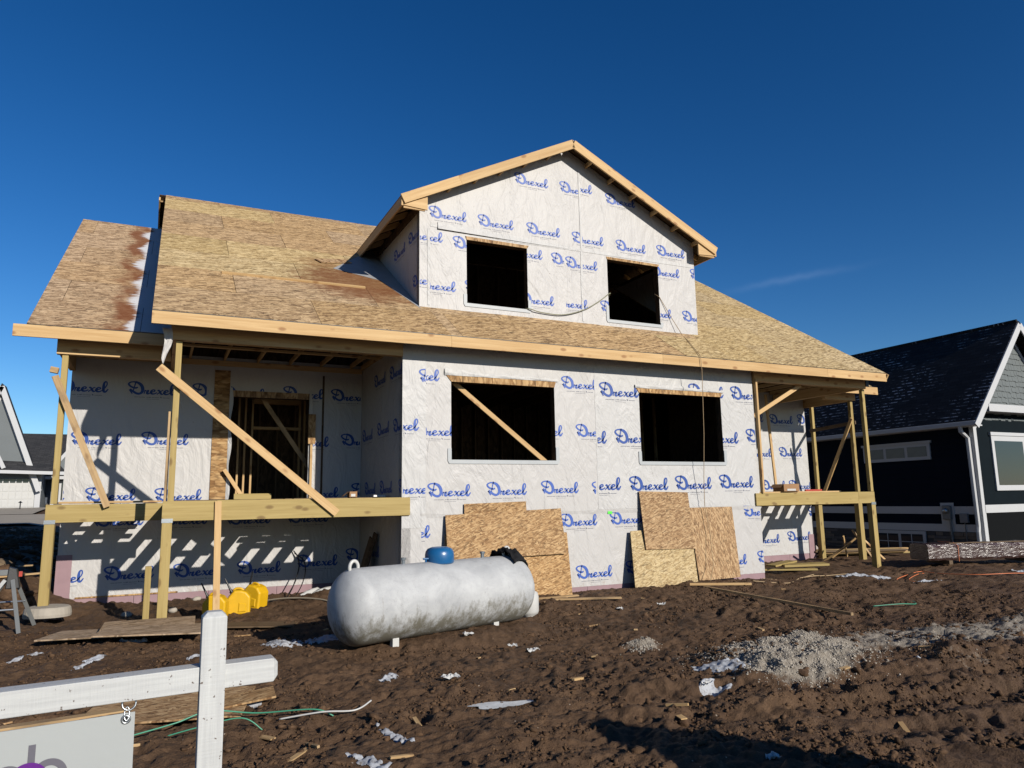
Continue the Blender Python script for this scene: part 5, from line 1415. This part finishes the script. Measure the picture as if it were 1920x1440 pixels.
# timber scraps: many alike
SPOTS = [(1.8, -4.07), (.14, -7.02), (-.06, -5.8), (-2.74, -6.51), (-2.88, -5.98), (-2.62, -6.4), (3.78, -1.48), (6.22, -2.24), (2.28, -1.12), (2.42, -1.58), (-.73, -5.76), (1.38, -8.1), (6.4, -5.87), (-.29, -3.95)]
rg = random.Random(9)
for _ in range(26): SPOTS.append((rg.uniform(-5, 7), rg.uniform(-7.8, -.6)))
for i, (x, y) in enumerate(SPOTS):
    if math.hypot((x - TANK_C[0]) / 1.7, (y - TANK_C[1]) / .8) < 1 or math.hypot(x - 2.4, y + 5.5) < 1.1: continue
    L = rg.uniform(.07, .22); lay('wood_scrap', x, y, rg.uniform(0, 3.1), L, rg.uniform(.02, .055), rg.uniform(.008, .02), rg.choice((SPRUCE, OSB, WEATHERED, WEATHERED)), 'small splinter or offcut of wood lying loose on the mud', 'wood scrap', 'wood scraps strewn over the mud', rg.uniform(-.15, .15), rg.uniform(-.2, .2), -.004, 0)
for i, (x, y, s) in enumerate(((.95, -1.1, 1.4), (1.9, -1.25, 1.2), (1.55, -.85, .9))):
    lay('splintered_board', x + .9, y, rg.uniform(-.5, .1), s, .07, .02, WEATHERED, 'broken splintered board on the mud under the leaning strand-board sheets', 'broken board', 'splintered boards at the wall foot', 0, .1, .02, 0)
# white scraps of paper and film
for i, (x, y) in enumerate([(-.29, -3.67), (.07, -4.1), (.22, -4.34), (-.01, -8.2), (.78, -6.62), (9.0, -1.0), (-1.1, -5.2), (3.55, -2.3), (2.9, -2.1)]):
    mb = MB(); n = 7; z0 = hgt(x, y); r_s = rg.uniform(.04, .085); P = []
    for a in range(n):
        for b in range(n):
            u, v = a / (n - 1) - .5, b / (n - 1) - .5; fx = x + (u + .3 * v * rg.random()) * 2 * r_s; fy = y + v * 2 * r_s * .8
            P.append((fx, fy, z0 + .015 + .05 * abs(float(perlin(np.array([fx * 14.]), np.array([fy * 14.]))[0])) + .03 * rg.random()))
    mb.v = P
    for a in range(n - 1):
        for b in range(n - 1): q = a * n + b; mb.f.append((q, q + n, q + n + 1, q + 1)); mb.m.append(0)
    o = build('paper_scrap', mb, WHITEPL); tag(o, 'crumpled white scrap of paper or film on the mud', 'paper scrap', 'white scraps blown over the mud')
rg = random.Random(77)
for i in range(10):
    x, y = rg.uniform(-8.2, -5.8), rg.uniform(2.6, 7.5)
    lay('bank_stick', x, y, rg.uniform(-.3, .8), rg.uniform(.4, 1.3), .05, .03, rg.choice((WEATHERED, SPRUCE)), 'pale stick lying on the soil bank left of the house', 'stick', 'sticks on the soil bank', 0, 0, .03, 0)
# snow left in hollows (uncountable) and a frozen puddle
def snow_patch(mb, cx, cy, rx, ry, rz=0.0, th=.03, seed=0.0):
    n = 40; c, s = math.cos(rz), math.sin(rz); u = np.linspace(-1.2, 1.2, n); U, Vv = np.meshgrid(u, u)
    X = cx + U * rx * c - Vv * ry * s; Y = cy + U * rx * s + Vv * ry * c
    m = 1 - (U ** 2 + Vv ** 2) + 1.2 * perlin(X * 6 + seed, Y * 9) + 1.5 * perlin(X * 15, Y * 24 + seed)
    Z = height(X, Y) + .006 + np.clip(m, -.4, .7) * th * .8 + .006 * perlin(X * 30, Y * 30); b = len(mb.v)
    mb.v += [tuple(p) for p in np.stack([X, Y, Z], -1).reshape(-1, 3)]
    for j in range(n - 1):
        for i in range(n - 1):
            if int(m[j, i] > 0) + int(m[j, i + 1] > 0) + int(m[j + 1, i] > 0) + int(m[j + 1, i + 1] > 0) >= 2:
                k = b + j * n + i; mb.f.append((k, k + 1, k + n + 1, k + n)); mb.m.append(0)
mb = MB()
for i, (x, y, rx, ry, rz) in enumerate(((-2.27, -2.6, .20, .28, .3), (-1.83, -2.72, .26, .22, -.3), (-1.45, -2.6, .3, .14, 0), (-1.55, -3.12, .12, .1, 0), (-1.61, -4.87, .07, .20, -.5), (.82, -6.66, .15, .07, -.3), (1.22, -6.3, .10, .24, .7), (9.6, -1.2, .5, .14, -.5), (9.8, -2.4, .28, .10, -.3), (3.1, -7.0, .07, .05, 0), (-2.05, -6.5, .04, .24, .2), (-2.35, -7.0, .05, .25, .3), (-4.3, -2.56, .06, .22, -.6), (-3.2, -2.75, .06, .24, -.5), (-2.9, -5.1, .07, .10, .4), (-5.0, -1.7, .04, .26, -.6), (-3.9, -1.45, .16, .06, 0), (-6.4, 3.4, .5, .10, .4), (-7.3, 5.0, .9, .12, .2), (-8.0, 8.0, 1.6, .2, .1), (13.4, -2.2, .4, .08, -.3))):
    snow_patch(mb, x, y, rx, ry, rz, .026, i * 3.7)
o = build('snow', mb, SNOW, smooth=True); o['kind'] = 'stuff'; o['label'] = 'thin crusts of old snow left in hollows of the mud'; o['category'] = 'snow'
mb = MB(); zc = hgt(-1.0, -6.09) + .015; P = []
for a in np.linspace(0, 2 * math.pi, 40, endpoint=False):
    r0 = 1 + .16 * math.sin(3 * a + 1) + .1 * math.sin(5 * a); P.append((-1.0 + .26 * r0 * math.cos(a), -6.09 + .10 * r0 * math.sin(a) - .05 * math.cos(a), zc))
mb.poly(P)
def icemat():
    m = NT('puddle_ice'); p = m.pos(); n = m.noise(p, 9, 5, .7)
    return m.done(m.ramp(n, [(.3, (.36, .38, .39)), (.7, (.58, .60, .61))]), .3, m.bump(n, .2, .01), 0, .5)
o = build('frozen_puddle', mb, icemat()); tag(o, 'flat grey frozen puddle in a hollow of the mud', 'puddle')
# straps, cords, hoses
def gp(x, y, l=.02): return (x, y, hgt(x, y) + l)
cordobj('plastic_strap', [gp(-3.80, -5.62, .05), gp(-3.5, -5.60, .11), gp(-3.25, -5.55, .10), gp(-2.9, -5.6, .06), gp(-2.5, -5.8, .05), gp(-2.35, -5.84, .02)], .006, TEAL, 'green plastic strap curling on the mud behind the sign post', 'strap')
cordobj('plastic_strap', [gp(-3.55, -5.75, .04), gp(-3.35, -5.80, .10), gp(-3.05, -5.86, .09), gp(-2.9, -5.9, .03)], .005, TEAL, 'second green strap end below the first, beside the sign post', 'strap')
cordobj('plastic_strap', [gp(6.0, -4.2, .03), gp(6.4, -4.35, .05), gp(6.75, -4.35, .03), gp(6.95, -4.15, .05)], .007, TEAL, 'small green strap on the mud beyond the gravel heap', 'strap')
cordobj('plastic_pipe', [gp(-2.75, -5.72, .03), gp(-2.45, -5.86, .03), gp(-2.2, -5.92, .06), gp(-2.05, -5.86, .10)], .007, WHITEPL, 'thin white plastic pipe piece lying on the mud right of the sign', 'pipe')
cordobj('orange_cord', [gp(9.30, -2.20), gp(9.8, -1.75), gp(10.6, -1.35), gp(11.4, -1.15), gp(11.2, -1.7), gp(11.4, -2.4), gp(12.2, -2.75), gp(13.2, -3.1)], .008, ORANGE, 'orange extension cord winding over the mud toward the wrapped bundle', 'cord')
cordobj('orange_cord', [gp(9.35, -2.45), gp(9.9, -1.95), gp(10.8, -1.5), gp(11.35, -1.25)], .007, ORANGE, 'second strand of orange cord beside the first on the mud', 'cord')
cordobj('black_cable', [(-1.30, 2.74, -.95), (-1.22, 2.66, -1.1), (-1.25, 2.5, -1.35), gp(-1.5, 2.2, .02), gp(-1.95, 1.75, .02)], .012, BLACKMAT, 'black cable looping down the wrap under the left porch', 'cable')
cordobj('black_cable', [(-1.28, 2.75, -1.0), (-1.12, 2.6, -1.15), (-1.15, 2.4, -1.45), gp(-1.4, 2.05, .02), gp(-1.9, 1.6, .02)], .010, BLACKMAT, 'second black cable hanging beside the first under the left porch', 'cable')
cordobj('grey_hose', [gp(-2.2, 1.35, .03), gp(-1.7, 1.0, .03), gp(-1.2, .55, .03), gp(-.9, .1, .03), gp(-.6, -.3, .02)], .014, plain('dusty_hose', (.28, .24, .18), .7), 'dusty hose trailing from the fuel cans toward the tank', 'hose')
for i, (pts, lb) in enumerate((([(7.2, -.75), (7.9, -.65), (8.6, -.3), (9.2, -.2)], 'twisted offcut string on mud beside the house corner'), ([(6.7, -1.0), (7.5, -1.1), (8.4, -.6), (9.0, -.5)], 'long frayed cord on the mud below the pink foundation corner'), ([(8.3, -1.0), (8.9, -.8), (9.4, -.9)], 'short tan cord piece on the mud near the treated planks'))):
    cordobj('string_piece', [gp(x, y, .03) for x, y in pts], .009, ROPE, lb, 'string')
# white tarp heaps under the left porch
def heap(name, x, y, rx, ry, h, mat, label, cat, seed):
    n = 26; u = np.linspace(-1, 1, n); U, Vv = np.meshgrid(u, u); X = x + U * rx; Y = y + Vv * ry
    R2 = np.clip(1 - U ** 2 - Vv ** 2 * .9 + .35 * perlin(U * 2 + seed, Vv * 2), 0, 1)
    Z = height(X, Y) - .03 + h * np.sqrt(R2) * (1 + .35 * perlin(U * 3 + seed, Vv * 4)) + .03 * np.abs(perlin(U * 7, Vv * 9 + seed)) * (R2 > 0)
    mb = MB(); mb.v = [tuple(p) for p in np.stack([X, Y, Z], -1).reshape(-1, 3)]
    for j in range(n - 1):
        for i in range(n - 1):
            if R2[j, i] > 0 or R2[j + 1, i + 1] > 0: k = j * n + i; mb.f.append((k, k + 1, k + n + 1, k + n)); mb.m.append(0)
    o = build(name, mb, mat, smooth=True); tag(o, label, cat); return o
heap('crumpled_tarp', -.75, 1.75, .62, .28, .17, TARP, 'crumpled white plastic sheet on the soil below the left porch', 'plastic sheet', 2.0)
heap('crumpled_tarp', -.18, 1.05, .22, .2, .18, TARP, 'small white plastic heap against the side wall below the porch', 'plastic sheet', 7.0)
heap('boulder', 13.6, 4.2, .55, .4, .34, plain('pale_boulder', (.42, .36, .32), .9, 0, .2, .3, 3), 'pale rounded boulder behind the right porch posts', 'boulder', 4.0)
heap('dirt_heap', -7.2, 4.4, 1.3, .9, .34, plain('straw_dirt', (.26, .19, .12), .9, 0, .1, .45, 9), 'low heap of straw-coloured debris left of the house', 'debris heap', 9.0)
for i, (x, y, s) in enumerate(((-4.05, 1.3, .07), (-3.4, 1.2, .06), (-2.2, 3.0 - 1.2, .05), (-3.0, 2.3, .06), (-.6, -2.2, .05))):
    V, F = subdiv(ICO_V, ICO_F); rgp = np.random.default_rng(i); V = V * (1 + rgp.normal(0, .09, (len(V), 1))) * np.array([1.2, .9, .75]) * s + np.array([x, y, hgt(x, y) + .3 * s])
    mb = MB(); mb.v = [tuple(p) for p in V]; mb.f = [tuple(int(q) for q in f) for f in F]; mb.m = [0] * len(mb.f)
    o = build('stone', mb, CONCRETE, smooth=True); tag(o, 'small pale stone half sunk in the mud', 'stone', 'stones in the mud')

# ------------------------------------------------------------------ navy house on the right
NX, NY, NB = 18.0, 1.49, -1.75            # side wall plane, front corner, ground
NE, NRX, NRZ = 1.95, 20.35, 5.20          # eave height, ridge x, ridge height
NYB = 14.0
nh = empty('navy_house', (21, 7, NB)); tag(nh, 'finished navy sided house with black shingle roof and white trim', 'house')
def nbox(name, a, b, mat, parent=None, bevel=0): 
    mb = MB(); mb.box(a, b); return build(name, mb, mat, parent or nh, bevel=bevel)
# lap siding as overlapping courses, one part per wall
def lap(mb, x0, x1, y, z0, z1, to, h=.17):
    z = z0
    while z < z1 - .01:
        t = min(z + h, z1); mb.poly([to(x0, z, .018), to(x1, z, .018), to(x1, t, .002), to(x0, t, .002)]); mb.poly([to(x0, z, .0), to(x1, z, .0), to(x1, z, .018), to(x0, z, .018)]); z = t
def nav_wall(z0, z1, ya, yb):
    mb = MB(); lap(mb, -yb, -ya, 0, z0, z1, lambda h, z, d: (NX - d, -h, z)); return mb
build('lap_siding', nav_wall(-.46, NE + .12, NY, NYB), NAVY, nh); build('lap_siding', nav_wall(-1.0, -.70, NY, NYB), NAVY, nh)
nbox('house_core', (NX + .005, NY + .005, -3), (24.6, NYB, NE + .1), NAVY)
mb = MB(); mb.prism([(NX + .03, NY + .02, NE), (NRX * 2 - NX, NY + .02, NE), (NRX, NY + .02, NRZ - .12)], (0, NYB - NY, 0)); build('attic_core', mb, SHAKE, nh)
for nm, z0, z1 in (('trim_band', -.70, -.47), ('trim_band', -1.22, -1.0)): nbox(nm, (NX - .035, NY - .03, z0), (NX - .0, NYB, z1), TRIM)
nbox('corner_trim', (NX - .04, NY - .035, -1.9), (NX + .10, NY + .10, NE), TRIM)
# ledge stone base: each stone its own piece
stone_back = nbox('stone_base', (NX - .02, NY + .12, -2.2), (NX + .0, NYB, -1.22), MORTAR)
rg = random.Random(3)
for (ya, yb_) in ((NY + .14, 3.22), (5.22, 9.2)):
    z = -2.0
    while z < -1.24:
        h = rg.choice((.07, .09, .12)); h = min(h, -1.225 - z); y = ya
        while y < yb_:
            L = min(rg.uniform(.22, .62), yb_ - y)
            if L > .05:
                mb = MB(); d = rg.uniform(.03, .06); mb.box((NX - .02 - d, y + .006, z + .005), (NX - .018, y + L - .006, z + h - .005)); build('ledge_stone', mb, rg.choice(STONES), stone_back)
            y += L
        z += h
# windows: basement pair, three-light band, big one on the front
def nwin(y0, y1, z0, z1, fr, grid, panes, glass=GLASS, head=0.0):
    w = nbox('window', (NX - .06, y0, z0), (NX - .006, y1, z1), TRIM)
    if head: nbox('window_cap', (NX - .085, y0 - .05, z1), (NX - .004, y1 + .05, z1 + head), TRIM, w)
    n = panes; wdt = (y1 - y0 - fr * (n + 1)) / n
    for i in range(n):
        a = y0 + fr + i * (wdt + fr); nbox('pane', (NX - .066, a, z0 + fr), (NX - .061, a + wdt, z1 - fr), glass, w)
        if grid: 
            nbox('glazing_bar', (NX - .075, a + wdt / 2 - .012, z0 + fr), (NX - .067, a + wdt / 2 + .012, z1 - fr), TRIM, w); nbox('glazing_bar', (NX - .077, a, (z0 + z1) / 2 - .012), (NX - .0675, a + wdt, (z0 + z1) / 2 + .012), TRIM, w)
FROST = plain('pale_window_glass', (.16, .20, .19), .15, 0, .6, .2, 4)
nwin(2.87, 5.27, .98, 1.50, .10, False, 3, FROST, .07); nwin(3.30, 5.10, -1.92, -1.235, .10, True, 2)
# electricity meter, conduit and cable box
me_ = nbox('meter_board', (NX - .06, 2.30, -1.0), (NX - .036, 2.72, -.36), TRIM)
mb = MB(); mb.box((NX - .16, 2.36, -.86), (NX - .065, 2.62, -.44)); mbx = build('meter_box', mb, DULLSTEEL, nh, bevel=.015)
mb = MB(); mb.lathe([(.075, 0), (.08, .03), (.07, .07), (.04, .09), (.001, .095)], (NX - .16, 2.49, -.60), (-1, 0, 0), 20); build('meter_dial', mb, STEEL, mbx, smooth=True)
mb = MB(); mb.tube([(NX - .10, 2.42, -.86), (NX - .10, 2.40, -1.9)], .03, 8); build('conduit', mb, DULLSTEEL, nh)
nbox('cable_box', (NX - .12, 1.88, -.95), (NX - .03, 2.12, -.68), plain('grey_box', (.22, .22, .23), .5), None, .01)
mb = MB(); mb.tube([(NX - .07, 2.0, -.95), (NX - .07, 1.98, -1.9)], .014, 8); build('conduit', mb, DULLSTEEL, nh)
# soffit, gutter, downspout
nbox('gutter', (NX - .42, NY - .35, NE - .08), (NX - .29, NYB, NE + .06), TRIM, None, .02); nbox('soffit', (NX - .30, NY - .3, NE - .09), (NX - .02, NYB, NE - .05), TRIM)
mb = MB(); x = NX - .10
mb.tube([(NX - .35, NY + .16, NE - .05), (NX - .33, NY + .16, NE - .22), (x, NY + .12, NE - .42), (x, NY + .10, -1.05), (x - .03, NY + .10, -1.2), (x - .03, NY + .10, -1.85)], .062, 8); build('downspout', mb, TRIM, nh, smooth=False)
# roof: two slopes, snow specks in the shingle courses
def nroof(sgn):
    xe = NX - .38 if sgn < 0 else 2 * NRX - NX + .38
    sl_ = (NRZ - NE) / (NRX - NX + .38); ze = NRZ - abs(xe - NRX) * sl_
    a, b = Vector((xe, NY - .35, ze)), Vector((NRX, NY - .35, NRZ)); up = (b - a); S = up.length; up.normalize(); yy = Vector((0, 1, 0)); nn = up.cross(yy); nn = nn if nn.z > 0 else -nn
    mb = MB(); mb.hexa([a, a + yy * (NYB - NY), b + yy * (NYB - NY), b] if sgn > 0 else [a, b, b + yy * (NYB - NY), a + yy * (NYB - NY)], [p + nn * .05 for p in ([a, a + yy * (NYB - NY), b + yy * (NYB - NY), b] if sgn > 0 else [a, b, b + yy * (NYB - NY), a + yy * (NYB - NY)])])
    xl = -yy if sgn < 0 else yy
    build('roof_slope', mb, SHINGLE, nh, rot=((xl.x, up.x, nn.x), (xl.y, up.y, nn.y), (xl.z, up.z, nn.z)))
    # white bargeboard
    board('bargeboard', a + Vector((sgn * .02, -.02, -.10)), b + Vector((0, -.02, -.10)), .20, .04, TRIM, nh)
    q0 = a + Vector((-sgn * .45, .34, -.12)); q1 = b + Vector((0, .34, -.30)); board('frieze_board', q0, q1, .10, .03, TRIM, nh)
    if sgn < 0:
        mb = MB(); mb.tube([b + nn * .06 + yy * .02, b + nn * .06 + yy * (NYB - NY)], .05, 6); build('ridge_cap', mb, SHINGLE, nh)
nroof(-1); nroof(1)
# gable end: courses of grey shakes with staggered bottoms
mb = MB(); z = NE + .15; rg = random.Random(8)
while z < NRZ - .5:
    half = (NRZ - .35 - z) / ((NRZ - NE) / (NRX - NX)); x = NRX - half
    while x < NRX + half - .02:
        w = min(rg.uniform(.10, .22), NRX + half - x); dz_ = rg.uniform(-.03, .02)
        mb.poly([(x + .003, NY - .028, z + dz_), (x + w - .003, NY - .028, z + dz_), (x + w - .003, NY + .0, z + .22), (x + .003, NY + .0, z + .22)]); x += w
    z += .18
build('shake_courses', mb, SHAKE, nh)
# front: pent eave, wall with big window, dark flush panel painted as recess shade
nbox('front_eave', (NX + .25, NY - .40, 2.30), (25, NY - .03, 2.52), TRIM); nbox('front_wall', (NX + .12, NY - .02, -.42), (25, NY + .003, 2.28), plain('dark_teal_siding', (.008, .013, .017), .9, 0, .05, .15, 3))
fwn = nbox('front_window', (NX + .72, NY - .07, -.02), (NX + 2.4, NY - .025, 1.62), TRIM); nbox('pane', (NX + .85, NY - .078, .14), (NX + 2.25, NY - .071, 1.46), GLASS, fwn)
nbox('window_cap', (NX + .67, NY - .10, 1.62), (NX + 2.45, NY - .03, 1.72), TRIM, fwn)
nbox('front_trim_band', (NX + .10, NY - .045, -.66), (25, NY - .004, -.43), TRIM); nbox('porch_post', (NX + .02, NY - .02, -1.9), (NX + .14, NY + .10, -.66), TRIM)
nbox('porch_floor', (NX + .15, NY - .6, -1.9), (25, NY + 1.6, -1.62), CONCRETE); nbox('recess_shade_panel', (NX + .15, NY - .008, -1.62), (25, NY - .004, -.66), plain('recess_shade', (.008, .009, .010), .9, 0, .05))

# ------------------------------------------------------------------ neighbours on the left, across the street
HY = 42.0; gzh = float(base(np.array([-12.0]), np.array([HY]))[0]) + .05
gh = empty('grey_gabled_house', (-17, HY + 4, gzh)); tag(gh, 'light grey gabled house with white garage door across the street', 'house')
def pbox(root, name, a, b, mat, parent=None):
    mb = MB(); mb.box(a, b); return build(name, mb, mat, parent or root)
LH = lambda z: gzh + z
gx0, gx1, gxr = -22.6, -9.6, -14.6
mb = MB(); lap(mb, gx0, -10.45, 0, gzh - .5, LH(2.45), lambda h, z, d: (h, HY - d, z), .2); build('lap_siding', mb, GREYSIDING, gh)
pbox(gh, 'house_body', (gx0, HY + .02, gzh - 1), (-10.3, HY + 9, LH(2.5)), GREYSIDING)
# big gable over the garage
ar = (-12.75, 7.5); bl_ = (-10.60, 1.75); sl_ = (ar[1] - bl_[1]) / (bl_[0] - ar[0])
mb = MB(); mb.prism([(2 * ar[0] - bl_[0], HY - .2, bl_[1]), (bl_[0] - .15, HY - .2, bl_[1]), (ar[0], HY - .2, ar[1] - .25)], (0, 1.2, 0)); build('gable_wall', mb, GREYSIDING, gh)
for s in (1, -1):
    a = Vector((ar[0] + s * (bl_[0] - ar[0] + .25), HY - .5, bl_[1] - .25 * sl_)); b = Vector((ar[0], HY - .5, ar[1]))
    board('bargeboard', a - Vector((0, 0, .1)), b - Vector((0, 0, .1)), .30, .06, TRIM, gh); board('bargeboard', a + Vector((-s * .22, .26, -.10)), b + Vector((0, .26, -.75)), .08, .04, TRIM, gh)
    mb = MB(); q = [a, b, b + Vector((0, 1.6, 0)), a + Vector((0, 1.6, 0))]; mb.prism(q, (0, 0, .1)); build('roof_slope', mb, SHINGLE_GREY, gh)
# lower front gable cut by the picture's edge
for s in (1, -1): board('bargeboard', (-13.9 + s * 1.75, HY - 1.2, LH(2.4)), (-13.9, HY - 1.2, LH(6.1)), .22, .06, TRIM, gh)
mb = MB(); mb.prism([(-15.5, HY - .9, LH(2.4)), (-12.3, HY - .9, LH(2.4)), (-13.9, HY - .9, LH(5.8))], (0, .8, 0)); build('gable_wall', mb, GREYSIDING, gh)
# pent roof with white eave over the garage door
mb = MB(); mb.prism([(-12.6, HY - 1.0, LH(2.28)), (-9.0, HY - 1.0, LH(2.12)), (-9.0, HY - 1.0, LH(2.18)), (-12.6, HY - .2, LH(2.95)), ], (0, .05, 0)); build('eave_end', mb, SHINGLE_GREY, gh)
mb = MB(); mb.poly([(-12.5, HY - 1.05, LH(2.32)), (-8.95, HY - 1.05, LH(2.22)), (-9.5, HY - .15, LH(2.80)), (-12.5, HY - .15, LH(2.95))]); build('pent_roof', mb, SHINGLE_GREY, gh)
board('white_eave', (-14, HY - 1.06, LH(2.26)), (-8.93, HY - 1.06, LH(2.10)), .20, .06, TRIM, gh)
gd = pbox(gh, 'garage_door', (-13.4, HY - .09, LH(.0)), (-10.62, HY - .03, LH(2.0)), WHITEPL)
for r in range(4):
    for c in range(8):
        xa = -13.3 + c * .335; za = LH(.06 + r * .48)
        if r == 3: pbox(gh, 'door_light', (xa + .02, HY - .105, za + .06), (xa + .30, HY - .092, za + .36), GLASS, gd)
        else: pbox(gh, 'door_panel', (xa + .02, HY - .112, za + .03), (xa + .31, HY - .092, za + .44), WHITEPL, gd)
pbox(gh, 'door_jamb', (-10.6, HY - .12, LH(-.1)), (-10.30, HY - .03, LH(2.12)), TRIM); pbox(gh, 'door_jamb', (-13.7, HY - .12, LH(-.1)), (-13.42, HY - .03, LH(2.12)), TRIM)
pbox(gh, 'wall_light', (-10.50, HY - .2, LH(1.0)), (-10.38, HY - .125, LH(1.25)), BLACKMAT)
# dark roofed house wing behind it
dh = empty('slate_house', (-7, HY + 7, gzh)); tag(dh, 'slate blue house with long charcoal roof behind the grey gabled house', 'house')
mb = MB(); lap(mb, -10.28, 2, 0, gzh - .5, LH(2.0), lambda h, z, d: (h, HY + 2.0 - d, z), .2); build('lap_siding', mb, NAVYLIGHT, dh); pbox(dh, 'house_body', (-10.25, HY + 2.03, gzh - 1), (3, HY + 11, LH(2.1)), NAVYLIGHT)
a0, a1 = Vector((-12.5, HY + 1.4, LH(1.95))), Vector((-12.5, HY + 6.5, LH(5.05)))
mb = MB(); mb.prism([a0, a0 + Vector((16, 0, 0)), a1 + Vector((16, 0, 0)), a1], (0, 0, .12)); u_ = (a1 - a0).normalized(); n_ = Vector((1, 0, 0)).cross(u_); build('roof_slope', mb, SHINGLE_GREY, dh, rot=((1, 0, n_.x), (0, u_.y, n_.y), (0, u_.z, n_.z)))
board('white_eave', (-12.5, HY + 1.36, LH(1.92)), (3.5, HY + 1.36, LH(1.92)), .2, .06, TRIM, dh)
for s in (1, -1): board('small_gable_trim', (-9.15 + s * .95, HY + 1.0, LH(2.25)), (-9.15, HY + 1.0, LH(3.55)), .20, .06, TRIM, dh)
mb = MB(); mb.prism([(-10.0, HY + 1.1, LH(2.2)), (-8.3, HY + 1.1, LH(2.2)), (-9.15, HY + 1.1, LH(3.4))], (0, 3, 0)); build('small_gable', mb, GREYSIDING, dh)
wn_ = pbox(dh, 'window', (-9.55, HY + 1.9, LH(.35)), (-8.55, HY + 1.97, LH(1.75)), TRIM)
for i in range(2): pbox(dh, 'pane', (-9.42 + i * .44, HY + 1.885, LH(.48)), (-9.09 + i * .44, HY + 1.897, LH(1.62)), GLASS, wn_)
pbox(dh, 'white_post', (-9.9, HY + 1.2, LH(.2)), (-9.72, HY + 1.4, LH(1.9)), TRIM)
sb = pbox(dh, 'stone_base', (-10.2, HY + 1.82, LH(-.5)), (-6, HY + 1.99, LH(.28)), MORTAR)
rg = random.Random(4)
for r in range(3):
    x = -10.18
    while x < -8.0:
        L = rg.uniform(.3, .7); pbox(dh, 'ledge_stone', (x + .01, HY + 1.76, LH(-.02 + r * .1)), (x + L - .01, HY + 1.815, LH(.075 + r * .1)), STONES[1] if rg.random() < .6 else STONES[0], sb); x += L
hyd = empty('path_light', (-10.9, HY - 3, gzh)); tag(hyd, 'small dark path light beside the driveway', 'lamp')
mb = MB(); mb.tube([(-10.9, HY - 3, gzh - .1), (-10.9, HY - 3, gzh + .32)], .03, 6); build('stake', mb, BLACKMAT, hyd); mb = MB(); mb.lathe([(.12, 0), (.02, .10)], (-10.9, HY - 3, gzh + .32), (0, 0, 1), 10); build('shade', mb, BLACKMAT, hyd)
